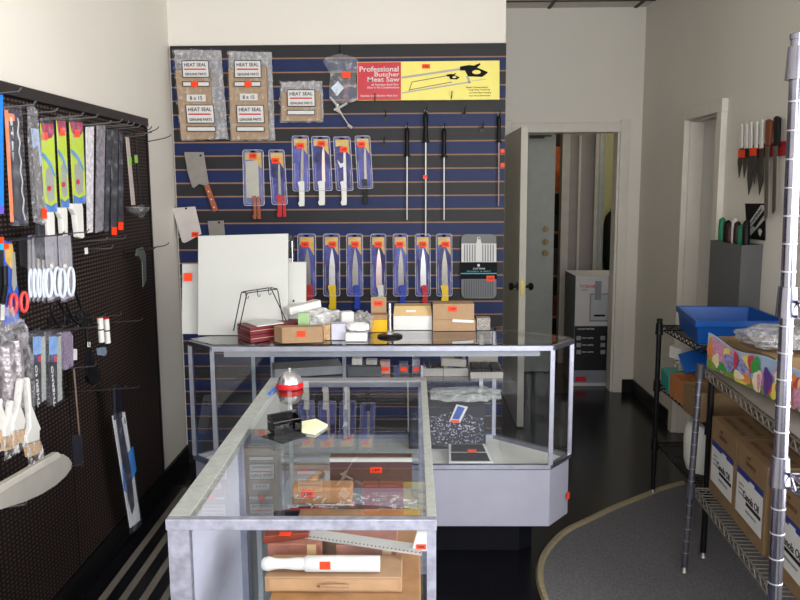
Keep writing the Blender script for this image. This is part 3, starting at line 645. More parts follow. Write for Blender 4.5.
o = B().box(-.26, -.13, 3.16, 3.3, ZS, ZS+.04).build('flat_carton', mat('dark_carton', '4e5152', .6)); tag(o, 'dark flat carton on the glass shelf right of the pale carton', 'box')
# deck: black wrapped bundle, plastic sheet, framed tray, tags
ZD = .4585
e = fb(432, 486, 450, 412, ZD, .11); 
t = thing('wrapped_bundle', 'dark bundle wrapped in shiny clear plastic on the case deck', 'bundle', ((e[0]+e[1])/2, e[2]+.06, ZD))
B().box(.0+e[0]-.1, e[1], e[2]+.01, e[3], ZD, e[5]+.02).build('dark_stack', mat('dark_navy_card', '0c0e1e', .7, spec=.15), t, bevel=.006)
B().blob(((e[0]+e[1])/2-.03, e[2]+.03, ZD+.085), (e[1]-e[0]+.04, .09, .165), 4, .3, 5).build('clear_wrap', film('shiny_wrap', 'd9dbf0', .02, .1, 1, 120, .7, lo=.54, hi=.64), t, smooth=True)
o = B().blob(((e[0]+e[1])/2+.03, e[2]+.06, e[5]+.062), (.30, .13, .05), 14, .35, 5).build('plastic_bag', film('dull_bag', 'e6e8e2', .35, .3, 1, 30, .35), smooth=True); tag(o, 'dull crumpled clear bag lying over the dark bundle', 'plastic bag')
zt = e[5]+.022
t = thing('knife_card', 'blue card with white edges and an orange sticker leaning on the dark bundle', 'card', (e[0], e[2]-.02, zt-.02))
yk = e[2]-.025; pp = [(449, 422), (456.5, 404.5), (468, 407), (460, 423)]
B().SP(pp, yk, .004).build('white_card', PAPER, t); B().SP([(452, 419), (458, 406), (465, 408), (459, 419.5)], yk-.0012, .001).build('blue_print', mat('deep_blue', '1f4f9c', .4, var=.3), t)
B().SP([(451, 420), (459, 420), (460, 422.8), (450, 422)], yk-.0024, .001).build('price_sticker', ORANGE, t)
e = fb(449, 493, 467, 456, ZD, .1)
t = thing('framed_tray', 'white framed tray with black inset and orange sticker at the case front', 'tray', ((e[0]+e[1])/2, 3.05, ZD))
y0, y1 = 3.05, 3.20; x0, x1 = at(449, 467, y=3.05).x, at(493, 467, y=3.05).x
B().hexa([(x0,y0,ZD), (x1,y0,ZD), (x1-.02,y1,ZD), (x0+.005,y1,ZD), (x0,y0,ZD+.018), (x1,y0,ZD+.018), (x1-.02,y1,ZD+.045), (x0+.005,y1,ZD+.045)]).build('white_frame', PAPER, t, bevel=.001)
B().hexa([(x0+.01,y0+.008,ZD+.0205), (x1-.012,y0+.008,ZD+.0205), (x1-.02,y0+.07,ZD+.032), (x0+.012,y0+.07,ZD+.032), (x0+.01,y0+.008,ZD+.0225), (x1-.012,y0+.008,ZD+.0225), (x1-.02,y0+.07,ZD+.034), (x0+.012,y0+.07,ZD+.034)]).build('black_inset', INK, t)
B().hexa([(x0+.012,y0+.08,ZD+.034), (x1-.022,y0+.08,ZD+.034), (x1-.03,y1-.01,ZD+.045), (x0+.016,y1-.01,ZD+.045), (x0+.012,y0+.08,ZD+.036), (x1-.022,y0+.08,ZD+.036), (x1-.03,y1-.01,ZD+.047), (x0+.016,y1-.01,ZD+.047)]).build('black_inset', INK, t)
xm = (x0+x1)/2+.01; B().obox((xm, y0+.075, ZD+.0405), (.035, .02, .003), rx=.18).build('price_sticker', ORANGE, t)
# ------------------------------------------------------------------ things on the slatwall
def slat_hook(px, py, phrase):
    p = at(px, py, y=4.36); t = thing('slatwall_hook', phrase, 'hook', (p.x, 4.369, p.z), 'hooks on the slatwall')
    B().box(p.x-.011, p.x+.011, 4.364, 4.3695, p.z-.022, p.z+.006).build('back_plate', BLACKM, t)
    B().tube([(p.x, 4.363, p.z-.004), (p.x, 4.335, p.z-.006), (p.x+.002, 4.315, p.z+.004), (p.x+.003, 4.306, p.z+.03)], .0028, 6).build('wire', BLACKM, t)
for px, py, ph in ((375, 100, 'empty black hook under the red half of the saw box'), (451, 98, 'empty black hook under the yellow half of the saw box'),
    (385.5, 116, 'empty hook lower left of the saw box, two slats below its red half'), (464, 113, 'empty hook right of the long sharpening steel, below the saw box'), (482, 127.5, 'empty hook just left of the rightmost sharpening steel'),
    (384, 143, 'empty hook right of the black-handled packed knife')): slat_hook(px, py, ph)
KRAFT = mat('kraft_paper', 'a2886c', .75, var=.07, ns=30)
def seal_bag(name, label, outl, paper, labels, plain, size, st):
    p = at(outl[0][0], outl[0][1], y=4.34); t = thing(name, label, 'bag', (p.x, 4.34, p.z), 'paper bag packs in clear plastic')
    B().SP(paper, 4.328, .03).build('paper_stack', KRAFT, t, bevel=.004)
    # crinkled clear bag over it
    b = B(); n = 14; m = 18; g = []
    (x0, y0), (x1, y1), (x2, y2), (x3, y3) = outl
    for j in range(m+1):
        row = []
        for i in range(n+1):
            u, v = i/n, j/m; px = (x0*(1-u)+x1*u)*(1-v)+(x3*(1-u)+x2*u)*v; py = (y0*(1-u)+y1*u)*(1-v)+(y3*(1-u)+y2*u)*v
            k = noise.noise(Vector((u*9+x0, v*13, 0))); q = at(px+(k*.8 if i in (0, n) else 0), py+(k if j in (0, m) else 0), y=4.322); q.y += .006*k
            row.append(b.bm.verts.new(q))
        g.append(row)
    for j in range(m):
        for i in range(n): b.bm.faces.new([g[j][i], g[j+1][i], g[j+1][i+1], g[j][i+1]])
    ft = b.bm.copy(); o = b.build('clear_bag', film('bag_front', 'f2f2f4', .03, .18, 1.0, 38, .3, lo=.52, hi=.68), t, smooth=True)
    b2 = B(); b2.bm.free(); b2.bm = ft
    for v in b2.bm.verts: v.co.y += .040
    b2.build('clear_bag_back', film('bag_back', 'dedee2', .42, .16, 1.0, 42, .4), t, smooth=True)
    for (lx, ly, wd, ht, sk) in labels:       # printed emblem, skewed as it hangs
        dx = sk
        q = [(lx-wd/2, ly-ht/2), (lx+wd/2, ly-ht/2), (lx+wd/2+dx, ly+ht/2), (lx-wd/2+dx, ly+ht/2)]
        B().SP(q, 4.3155, .0006).build('label_border', INK, t)
        q = [(lx-wd/2+.7, ly-ht/2+.7), (lx+wd/2-.7, ly-ht/2+.7), (lx+wd/2+dx-.7, ly+ht/2-.7), (lx-wd/2+dx+.7, ly+ht/2-.7)]
        lb = B().SP(q, 4.3148, .0006).build('label', PAPER, t)
        if ht > 10:
            tx('HEAT SEAL', INK, lb, lx+dx*.2, ly-ht*.25, 4.3143, ht*.2, wd*.82); tx('GENUINE PARTS', INK, lb, lx+dx*.7, ly+ht*.3, 4.3143, ht*.15, wd*.8)
            B().SP([(lx-wd*.4, ly-ht*.03), (lx+wd*.4, ly-ht*.03), (lx+wd*.4, ly+ht*.05), (lx-wd*.4, ly+ht*.05)], 4.3143, .0005).build('red_line', INKR, lb)
    for (sx_, sy_, w_) in plain:
        B().SP([(sx_-w_/2, sy_-3.4), (sx_+w_/2, sy_-3.4), (sx_+w_/2+.3, sy_+3.4), (sx_-w_/2+.3, sy_+3.4)], 4.315, .0006).build('size_label', PAPER, t)
        tx(size, INK, t, sx_, sy_, 4.3145, 3.6, w_*.65)
    if st: B().SP(ell(st[0], st[1], 4, 3.3, 14), 4.3138, .0006).build('price_sticker', ORANGE, t)
    return t
seal_bag('paper_bag_pack', 'tall bag of kraft paper sleeves leaning at the far left of the slatwall', [(171.5, 48.5), (219.5, 49), (226.5, 138.5), (180, 140.5)], [(175, 70), (209, 66), (214, 139), (181, 140)],
    [(195, 69, 27, 17, 1), (195.8, 84, 27, 5, .3), (199.5, 114, 28, 18.5, 1.5), (201, 129, 29, 5, .4)], [(196, 98, 19)], '8 x 15', (194.5, 84))
seal_bag('paper_bag_pack', 'tall upright bag of kraft paper sleeves between the leaning bag and the small one', [(226.5, 50), (270.5, 51), (274, 140), (229, 140.5)], [(228, 68), (266, 66), (269, 139.5), (231, 140)],
    [(247.5, 69, 27, 17.5, .5), (247.5, 84, 27, 5, 0), (250, 114, 27.5, 18, .8), (250.5, 129, 28, 5, 0)], [(248.5, 97, 18)], '8 x 15', (248, 84))
seal_bag('paper_bag_pack', 'small square bag of kraft paper sleeves below the top slats', [(279.5, 81), (321.5, 80), (323, 121.5), (279, 122)], [(281, 92), (320.5, 91), (321, 121), (281, 121.5)],
    [(301, 98, 28, 17, .3), (301, 112.5, 28, 5, 0)], [], '', None)
# injector in a clear bag
p = at(341, 53, y=4.34); t = thing('meat_injector', 'chrome meat injector hanging in a clear plastic bag beside the saw box', 'injector', (p.x, 4.34, p.z))
slat_hook(340, 52, 'black hook holding the bagged meat injector')
b = B(); n = 10
L_ = [(323, 60), (330, 74), (329, 88), (330, 98), (336, 104)]; R_ = [(358, 60), (356, 76), (357, 90), (357, 100), (348, 103)]
g = []
for (a, c) in zip(smoothc([Vector((x, y, 0)) for x, y in [(338, 54)]+L_], 3), smoothc([Vector((x, y, 0)) for x, y in [(342, 54)]+R_], 3)):
    row = []
    for i in range(n+1):
        u = i/n; q = at(a.x+(c.x-a.x)*u, a.y+(c.y-a.y)*u, y=4.325); q.y += -.012*math.sin(math.pi*u)+.006*noise.noise(Vector((u*7, a.y*.2, 0))); row.append(b.bm.verts.new(q))
    g.append(row)
for A, C in zip(g, g[1:]):
    for i in range(n): b.bm.faces.new([A[i], C[i], C[i+1], A[i+1]])
b.build('clear_bag', film('grey_bag', 'dcdce0', .16, .12, .9, 28, .35), t, smooth=True)
def at4(px, py, y=4.34): return at(px, py, y=y)
B().tube([at4(330, 97), at4(336, 104), at4(339, 110), at4(344, 118), at4(350, 127)], [.006, .007, .006, .0035, .003], 8).tube([at4(348, 125), at4(352, 128)], .008, 8).tube([at4(334, 110), at4(342, 106), at4(347, 103)], .007, 8).tube([at4(338, 104), at4(336, 110), at4(342, 114)], .006, 8).build('chrome_body', mat('bright_silver', 'c9c6c4', .3, .3), t, smooth=True)
B().SP([(331, 88), (338, 81), (344, 88), (337, 96)], 4.318, .001).build('instruction_card', mat('pale_blue_card', 'cfdcea', .6, var=.2, ns=60), t)
B().tube([at4(349, 84, 4.32), at4(345, 90, 4.32), at4(343, 97, 4.32), at4(350, 101, 4.32), at4(346, 94, 4.32)], .003, 6).build('red_cord', RED, t)
B().SP([(342, 72), (350.5, 72), (350.5, 78), (342, 78)], 4.306, .0008).build('price_sticker', ORANGE, t)
# saw box
SY = 4.335
p = at(428, 101, y=SY); t = thing('saw_box', 'long red and yellow carton picturing a butcher meat saw, high on the slatwall', 'box', (p.x, SY, p.z))
B().SP([(357, 62), (499.5, 60.5), (499.5, 99.5), (357.5, 100.5)], SY, .032).build('carton', mat('yellow_print', 'e8dc6c', .35, var=.03), t)
B().SP([(357.3, 62.4), (401, 62), (401, 99.9), (357.8, 100.2)], SY-.001, .0009).build('red_panel', mat('red_print', 'c22536', .3, var=.1, ns=8), t)
for s, x, y_, h, w_ in (('Professional', 379, 69, 5.2, 39), ('Butcher', 387, 74.3, 4.2, 25), ('Meat Saw', 383.5, 79.3, 4.6, 32), ('all Stainless Steel Saw', 385, 84.5, 2, 27), ('Also in Kit Combinations', 383, 87.4, 2, 32), ('Stainless Steel Butcher Meat Saw', 379, 95.6, 1.9, 37)):
    tx(s, PAPER, t, x, y_, SY-.0016, h, w_)
for s, x, y_ in (('Steel Construction', 477, 87.2), ('Tough Blade Tensioning', 479, 89.9), ('Cut & Saw Blade Changing', 480, 92.8), ('Triple Action Blade Holder', 479.5, 95.8)): tx(s, INK, t, x, y_, SY-.0008, 1.5, 22)
def strip(pts, wpx): 
    b = B()
    for (a, c) in zip(pts, pts[1:]):
        a = Vector((*a, 0)); c = Vector((*c, 0)); d = (c-a).normalized(); n_ = Vector((-d.y, d.x, 0))*wpx/2
        b.SP([(a+n_)[:2], (c+n_)[:2], (c-n_)[:2], (a-n_)[:2]], SY-.001, .0008)
    return b
GR = mat('saw_grey', 'a8a29a', .4)
strip([(401.5, 77.7), (461, 69)], 2.2).build('printed_frame', GR, t); strip([(401.5, 93), (470, 82)], 1.4).build('printed_blade', GR, t)
strip([(409, 91), (412, 82), (448, 75.5)], .8).build('printed_small_frame', mat('saw_dark', '6a645c', .5), t); strip([(409, 90), (452, 82)], .8).build('printed_small_blade', mat('saw_dark', '6a645c'), t)
strip([(467, 76), (470, 83)], 2.5).build('printed_bracket', GR, t); strip([(472, 81), (480, 80), (486, 79)], .6).build('printed_wire', GR, t)
def sawh(cx_, cy_, s):
    P = [(-5, -3), (4, -4.5), (9, -4), (15, -6.5), (15.5, -5), (12, -2), (23, 2.5), (22, 4), (17, 7.5), (8, 7), (3, 7), (0, 1), (-5, 1)]
    B().SP([(cx_+a*s, cy_+c*s) for a, c in P], SY-.0017, .0006).build('printed_handle', INK, t)
    B().SP(ell(cx_+11.5*s, cy_+2.6*s, 4.3*s, 2.1*s, 14), SY-.0024, .0005).build('printed_handle_hole', mat('yellow_print', 'e8dc6c'), t)
sawh(465, 69.5, 1.0); sawh(449, 76, .46)
sticker(t, 426, 66.3, 8, 4.5, y=SY-.001)
# sharpening steels
def steel(px, top, hb, bot, label, wide=1.0, rod=STEEL, tilt=0, sticks=()):
    y = 4.345; a = at(px, top, y=y); g_ = at(px+tilt*.3, hb, y=y); e_ = at(px+tilt, bot, y=y)
    slat_hook(px, top+2, 'black hook carrying the '+label.split(',')[0])
    t = thing('sharpening_steel', label, 'sharpening steel', (a.x, y, a.z), 'sharpening steels on the slatwall')
    L1 = a.z-g_.z; zz = lambda u: (a.x+(g_.x-a.x)*u, y-.004, a.z-L1*u-.008)
    B().tube([zz(0), zz(.08), zz(.3), zz(.55), zz(.8), zz(.93)], [.006*wide, .0115*wide, .0125*wide, .0095*wide, .0125*wide, .010*wide], 12).build('handle', BLACKP, t, smooth=True)
    B().tube([zz(.931), zz(1.0)], [.018*wide, .018*wide], 14).build('guard', BLACKP, t)
    q = Vector(zz(1.001)); B().tube([q, (e_.x, y-.004, e_.z)], .0052*wide, 10, r1=.004*wide).build('rod', rod, t, smooth=True)
    r = [Vector(zz(.0))+Vector((.007*math.cos(k), 0, .007*math.sin(k)+.006)) for k in [i*math.pi/5 for i in range(10)]]
    B().tube(r, .0016, 6, closed=True).build('hanging_ring', CHROME, t)
    for (sx_, sy_) in sticks: B().SP([(sx_-2, sy_-1.8), (sx_+2, sy_-2.2), (sx_+2.3, sy_+1.6), (sx_-2, sy_+2)], y-.012, .001).build('price_sticker', ORANGE, t)
    return t
steel(407, 126.5, 155, 220, 'shorter sharpening steel left of the longest one')
steel(425.7, 111, 141, 236, 'longest sharpening steel, in the middle of three', 1.1, sticks=((425, 177),))
steel(444, 127, 156, 220, 'shorter sharpening steel right of the longest one')
steel(499, 114, 141, 206, 'thin sharpening steel alone near the open door, two stickers beside it', .85, mat('red_grey_rod', '9a7f7a', .4, .5), -.5, ((502.5, 151), (502.5, 165)))
# cleavers
CW = mat('cleaver_wood', '9a5236', .5, var=.1, ns=50)
def cleaver(blade, handle, label, st=None, rivets=True, mb=STEELD, y=4.345, hole=None):
    p = at(blade[0][0], blade[0][1], y=y); t = thing('cleaver', label, 'cleaver', (p.x, y, p.z), 'cleavers on the slatwall')
    B().SP(blade, y, .004).build('blade', mb, t, bevel=.001)
    if hole: B().SP(ell(hole[0], hole[1], 1.1, 1.1, 10), y-.001, .0009).build('hanging_hole', INK, t)
    if handle:
        B().SP(handle, y-.008, .02).build('handle', CW, t, bevel=.003)
        for u in (.25, .55, .85):
            a = Vector((*handle[0], 0)).lerp(Vector((*handle[-1], 0)), .5); c = Vector((*handle[1], 0)).lerp(Vector((*handle[2], 0)), .5); q = at(*(a.lerp(c, u))[:2], y=y-.0083)
            B().tube([q, q+Vector((0, -.002, 0))], .0042, 8).build('rivet', mat('rivet_silver', 'd6d0ca', .4, .2), t)
    if st: sticker(t, st[0], st[1], 7, 5, y=y-.001)
    return t
cleaver([(184, 152), (203.5, 152), (208.5, 183), (207, 186), (199, 184), (194, 188), (192, 187), (187.5, 172)], [(204, 186), (213, 212), (218, 210.5), (208.5, 184)], 'cleaver with a brown wooden handle hanging at the left of the slatwall', hole=(200.5, 155.5))
cleaver([(172, 208), (195, 206.5), (201.5, 234), (187, 242), (184.5, 243), (182, 242)], None, 'pale cleaver blade with an orange sticker above the narrow cutting board', (195, 234.5), mb=mat('pale_steel', 'c9c2bf', .4, .5), hole=(186, 208.5))
cleaver([(207.5, 221), (223.5, 220.5), (226.5, 250), (211, 250)], None, 'small cleaver blade peeping over the largest white board', hole=(219, 222.5))
# blister packed knives
RIMF = film('blister_rim_plastic', 'e8e8fa', .35, .15, .3, 30, .3)
VIO = mat('violet_card', '4c50a6', .45, var=.35, ns=9); GOLD = mat('gold_card', 'c8a556', .4, var=.2, ns=30)
def pack(x0, y0, x1, y1, dx, hand, hcol, hbot, label, st=(0, 0), blade='chef', card=VIO, bcol=STEELD, grp='blister-packed knives on the slatwall', two=False, white=False):
    y = 4.352; w_ = x1-x0; h_ = y1-y0
    p = at((x0+x1)/2, y0, y=y); t = thing('packed_knife', label, 'knife', (p.x, y, p.z), grp)
    S = lambda u, v: (x0+u*w_+dx*v, y0+v*h_)
    B().SP(rrect(x0+.8, y0+1, x1-.8, y1-1, 1.5, dx), y, .0015).build('card', card, t)
    B().SP([S(.1, .05), S(.9, .05), S(.92, .34), S(.82, .30), S(.65, .22), S(.4, .17), S(.1, .18)], y-.001, .0009).build('gold_header', GOLD, t)
    yb = y-.006
    if blade == 'chef': P = [S(.52, .22), S(.60, .30), S(.70, .5), S(.72, .86), S(.34, .86), S(.34, .6), S(.40, .4)]
    elif blade == 'bone': P = [S(.62, .18), S(.68, .3), S(.66, .55), S(.64, .84), S(.46, .84), S(.50, .5), S(.55, .3)]
    else: P = [S(.12, .20), S(.74, .20), S(.76, .86), S(.14, .86)]
    B().SP(P, yb, .002).build('blade', bcol, t)
    hc = {'r': RED, 'y': YELLOW, 'b': BLUE, 'w': WHITEP, 'k': BLACKP, 'o': CW}[hcol]; hx0, hx1 = hand
    b = B(); hy = y0+.84*h_
    xa, xb = x0+hx0*w_+dx, x0+hx1*w_+dx
    b.SP([(xa-.8, hy), (xa+1.6, hy-1), (xb-.3, hy-1), (xb, hy+2), (xb+.2, hbot-4), (xb, hbot), (xa+1.2, hbot+.5), (xa-.2, hbot-2.5), (xa+1, hbot-5), (xa+.6, hy+6), (xa, hy+3)], y-.012, .012)
    b.build('handle', hc, t, bevel=.002)
    if two: B().SP([(xb+.6, hy), (xb+3.6, hy), (xb+4.6, hbot), (xb+1.2, hbot)], y-.012, .012).build('handle', hc, t, bevel=.002)
    if white: B().SP([S(.15, .42), S(.35, .5), S(.5, .48), S(.6, .4), S(.5, .55), S(.3, .58)], y-.009, .002).build('white_guard', WHITEP, t)
    b = B(); b.SP(rrect(x0, y0, x1, y1, 2.2, dx), y-.0145, .0145); bs_ = b.build('blister', BLISTER, t, bevel=.002)
    B().tube([at(a, c, y=y-.0135) for a, c in rrect(x0, y0, x1, y1, 2.2, dx)], .0024, 6, closed=True).build('blister_rim', RIMF, bs_)
    B().tube([at(x0+w_*u+dx*v, y0+h_*v, y=y-.015) for u, v in ((.12, .5), (.13, .7), (.12, .93), (.3, .97), (.88, .96), (.9, .6))], .0012, 5).build('moulded_ridge', RIMF, bs_)
    sticker(t, x0+w_*.5+st[0], y0+h_*.16+st[1], 7.5, 5.5, y=y-.0155)
    B().SP([S(.38, .012), S(.62, .012), S(.62, .045), S(.38, .045)], y-.0152, .0006).build('hang_slot', INK, bs_)
    return t
pack(242.7, 150, 263, 205.5, 1.3, (.42, .6), 'o', 219, 'packed square cleaver with two brown handles, left of the red-handled knife', blade='square', two=True, card=mat('grey_violet_card', '6a6a9a', .45, var=.2), bcol=mat('grey_blade', 'a9a79c', .4, .5), st=(-99, -99) if False else (0, -3))
pack(268.5, 150, 284, 204.5, 3.5, (.3, .62), 'r', 217, 'packed knife with a red handle beside the packed cleaver', st=(-1, 2), blade='bone', two=True)
pack(292, 136, 308.5, 191, 1, (.32, .68), 'w', 206, 'packed boning knife with a thick white handle, first white one from the left', st=(0, 1), blade='bone')
pack(311.3, 136.5, 329.5, 190.5, 2.8, (.22, .58), 'w', 205, 'packed boning knife with a white handle, between two others with white handles', blade='bone', st=(1, -1.5), bcol=mat('pinkish_blade', 'c9b3b0', .3, .5))
pack(333.3, 137, 350, 190.5, 3.2, (.25, .6), 'w', 205, 'packed boning knife with a white hooked guard and white handle', blade='bone', white=True, st=(2, 4), bcol=WHITEP)
pack(354.8, 136, 369.8, 188.5, 3.2, (.3, .62), 'k', 204, 'packed boning knife with a black handle', blade='bone', st=(-1, 0))
low = ((297.7, 315.5, 'r', 313, 'packed chef knife with a red handle nearest the white cutting boards', 'grey', -1.5), (323.2, 339.5, 'y', 309, 'packed chef knife with a pale blade and yellow handle', 'pale', 1), (346.5, 362.5, 'b', 309, 'packed chef knife with a dull blade and dark blue handle above the crumpled packet', 'grey', .5),
       (370.7, 385.8, 'w', 300, 'packed chef knife with a pinkish blade and white handle above the yellow carton', 'pink', 0), (393, 407.5, 'b', 303, 'packed chef knife with a blue handle above the white and tan carton', 'grey', -.5), (415.2, 430, 'r', 303, 'packed chef knife with a red handle hung under the longest steel', 'pale', 0), (436.2, 451.8, 'y', 302, 'packed chef knife with a yellow handle next to the grey cutting board', 'grey', 1.5))
for x0, x1, hc, hb, lab, bl, sx_ in low:
    pack(x0, 234, x1, 296, .4, (.42, .82) if hc != 'y' else (.3, .75), hc, hb, lab, st=(sx_, .5), bcol={'grey': STEELD, 'pale': mat('pale_blade', 'd2d0d4', .35, .4), 'pink': mat('pinkish_blade', 'c9b3b0')}[bl])
y = 4.352; p = at(289, 236, y=y); t = thing('packed_tool', 'dark packed tool half hidden right of the largest white board', 'tool', (p.x, y, p.z))
B().SP(rrect(283, 235, 294.3, 266, 2), y, .0015).build('card', BLACKP, t); B().SP(rrect(283, 235, 294.3, 266, 2), y-.015, .0145).build('blister', BLISTER, t)
B().tube([at(286, 246, y=y-.006), at(288, 240, y=y-.006), at(292, 241, y=y-.006), at(292.5, 262, y=y-.006)], .004, 8).build('tool_frame', CHROME, t)
# grey cutting board with white sleeve
y = 4.35; p = at(479, 234, y=y); t = thing('grey_cutting_board', 'grey ribbed cutting board with black and white sleeve at the right of the slatwall', 'cutting board', (p.x, y, p.z))
B().SP(rrect(461.2, 234, 496.5, 298.5, 5), y, .010).build('board', mat('slate_plastic', '6b6d70', .5, var=.03), t, bevel=.002)
b = B()
for k in range(13): b.SP([(464+k*2.35, 280), (465+k*2.35, 280), (465+k*2.35, 297), (464+k*2.35, 297)], y-.0012, .001)
b.build('grooves', mat('groove_grey', '505256', .6), t)
B().SP([(461.5, 243.5), (476.5, 243.5), (477.5, 237), (480, 237), (481.5, 243.5), (496.3, 243.5), (496.3, 262), (461.5, 262)], y-.0025, .002).build('white_sleeve', PAPER, t)
b = B()
for k in range(12):
    if 5 <= k <= 6: continue
    b.SP([(464+k*2.6, 244.5), (465.2+k*2.6, 244.5), (465.2+k*2.6, 261.5), (464+k*2.6, 261.5)], y-.0036, .001)
b.build('sleeve_lines', mat('line_grey', '7c7f82', .6), t)
B().SP([(460.5, 262.5), (497, 262.5), (497, 279), (460.5, 279)], y-.0035, .003).build('black_sleeve', INK, t)
B().SP([(460.7, 273), (496.8, 273), (496.8, 274), (460.7, 274)], y-.0043, .0007).build('teal_line', mat('teal_print', '3f9fb0', .5), t)
tx('CUTTING', PAPER, t, 479, 268.6, y-.004, 1.6, 12); tx('BOARD & MAT', mat('teal_print', '3f9fb0'), t, 479, 271.3, y-.004, 1.4, 24)
B().SP(ell(478.6, 265.3, 1.4, 1.4, 12), y-.0042, .0006).build('emblem', PAPER, t); sticker(t, 490.5, 278.5, 8, 5.5, y=y-.004)
B().SP(ell(479, 238.5, .9, .9, 10), y-.0035, .0009).build('hanging_hole', INK, t)
# ------------------------------------------------------------------ perforated panel on the left wall
def perf(name):
    m = bpy.data.materials.new(name); m.use_nodes = True; N = m.node_tree.nodes; L = m.node_tree.links; p = N['Principled BSDF']
    tc = N.new('ShaderNodeTexCoord'); sp = N.new('ShaderNodeSeparateXYZ'); L.new(tc.outputs['Object'], sp.inputs[0])
    def mth(op, a, b=None, c=None):
        n = N.new('ShaderNodeMath'); n.operation = op
        for i, v in enumerate((a, b, c)):
            if v is None: continue
            if isinstance(v, (int, float)): n.inputs[i].default_value = v
            else: L.new(v, n.inputs[i])
        return n.outputs[0]
    y_ = mth('DIVIDE', sp.outputs['Y'], .0254); z_ = mth('DIVIDE', sp.outputs['Z'], .0158)
    a = mth('ABSOLUTE', mth('SUBTRACT', mth('FRACT', y_), .5)); b = mth('ABSOLUTE', mth('SUBTRACT', mth('FRACT', z_), .5))
    h = mth('MULTIPLY', mth('LESS_THAN', a, .29), mth('LESS_THAN', b, .22))
    mx = N.new('ShaderNodeMix'); mx.data_type = 'RGBA'; L.new(h, mx.inputs[0]); mx.inputs[6].default_value = lin('0f0d12'); mx.inputs[7].default_value = lin('57463b')
    L.new(mx.outputs[2], p.inputs['Base Color']); p.inputs['Roughness'].default_value = .55; p.inputs['Specular IOR Level'].default_value = .2
    return m
PERF = perf('perforated_black')
pg = thing('perforated_panel', 'black perforated display panel with brown holes covering the left wall', 'display panel', (-1.3, 2.6, .12))
PX = -1.288
for (y0, y1) in ((1.3, 2.052), (2.056, 2.856), (2.860, 3.885)):
    B().box(XL+.002, PX, y0, y1, .125, 1.866).build('panel_sheet', PERF, pg)
PB = mat('panel_frame', '2b2728', .5)
B().box(XL+.002, PX+.014, 1.3, 3.89, 1.867, 1.905).build('top_channel', PB, pg); B().box(XL+.002, PX+.006, 3.8855, 3.90, .125, 1.866).build('side_channel', BLACKM, pg)
B().box(XL+.0145, PX+.01, 1.3, 3.90, .09, .1245).build('bottom_channel', BLACKM, pg)
def peg(px, py, phrase, x=-1.16, out=.07, gauge=.0024, ext=0):
    p = at(px, py, x=x); t = thing('peg_hook', phrase, 'hook', (PX, p.y, p.z), 'hooks on the perforated panel')
    B().box(PX, PX+.004, p.y-.012, p.y+.012, p.z-.03, p.z+.004).build('back_plate', BLACKM, t)
    B().tube([(PX+.004, p.y, p.z-.008), (x, p.y, p.z), (x+out, p.y, p.z+.006), (x+out+.008, p.y, p.z+.016)], gauge, 6).build('wire', mat('hook_wire', '77757a', .3, .9), t)
    return t
x = -1.16
LG = 'packed knives on the top row of the perforated panel'
def litem(name, label, cat, pts, m, th=.004, X=x, group=None, part='card'):
    p = at(pts[0][0], pts[0][1], x=X); t = thing(name, label, cat, (X, p.y, p.z), group)
    B().LP(pts, X, th).build(part, m, t); return t
# blue package cut by the frame
t = litem('blue_package', 'bright blue package at the left edge of the top row', 'package', [(-14, 93), (3, 95), (4, 214), (-14, 212)], mat('bright_blue', '1f7fe8', .4, var=.05), .01)
B().LP([(-14, 206), (4, 206), (4, 214), (-14, 213)], x+.0015, .0012).build('violet_foot', mat('violet_print', '6a58c8', .5), t); peg(-6, 94, 'hook holding the bright blue package')
# orange-striped dark knife pack
t = litem('packed_knife', 'dark packed knife with an orange edge stripe beside the blue package', 'knife', [(6, 110), (19, 112), (26, 222), (15, 224)], mat('dark_blue_card', '1d2140', .45), group=LG)
B().LP([(5, 110), (8, 110), (14, 222), (11, 222)], x+.0015, .002).build('orange_stripe', mat('orange_stripe', 'e07c45', .5), t)
B().LP([(8, 113), (14, 114), (15, 121), (9, 121)], x+.0015, .0012).build('orange_emblem', mat('orange_stripe', 'e07c45'), t)
B().LP([(14, 124), (18, 118), (25, 210), (19, 221), (14, 215)], x+.004, .002).build('blade', mat('dark_blade', '4c4d50', .35, .6), t)
c = at(12.5, 145, x=x); text('STEEL', PAPER, t, Vector((x+.0018, c.y, c.z)), (0,0,-1), (0,1,0), .012, .16)
B().tube([at(17.5+.8*math.sin(k*1.1)+k*.23, 118+k*3.4, x=x+.01) for k in range(31)], .002, 6).build('white_cord', mat('white_cord', 'a9aba9', .4, var=.2), t)
B().LP([(20, 238), (27, 240), (27, 268), (21, 266)], x+.006, .012).build('handle', BLACKP, t, bevel=.002)
B().LP([(4, 104), (22, 107), (29, 226), (11, 226)], x+.012, .0015).build('clear_sleeve', BLISTER, t); peg(9.5, 107, 'hook holding the orange-striped knife pack')
# clear bag with dark-handled knife
t = litem('packed_knife', 'black-handled knife in a clear bag with a pale blue card, left of the lime cards', 'knife', [(32, 128), (38.5, 129), (42, 165), (36, 170)], mat('pale_blue_print', '9cb4d8', .5, var=.15), group=LG)
B().LP([(33, 150), (38, 146), (46, 220), (39, 222), (36, 185)], x+.004, .002).build('blade', STEELD, t)
B().LP([(38.5, 224), (45, 223), (47.5, 262), (41, 258)], x+.008, .014).build('handle', mat('charcoal_handle', '2c2d33', .45), t, bevel=.002)
b = B(); b.LP([(28, 107), (33, 105.5), (37, 109), (40, 135), (48, 218), (44, 225), (34, 222), (29, 150)], x+.014, .003); b.build('clear_bag', film('knife_bag', 'dcdce4', .12, .12, 1, 60, .4, lo=.55, hi=.66), t)
B().LP([(42, 208), (47, 209), (47, 219), (42, 218)], x+.016, .001).build('price_sticker', ORANGE, t); peg(33, 113.5, 'hook holding the clear bag with the black-handled knife')
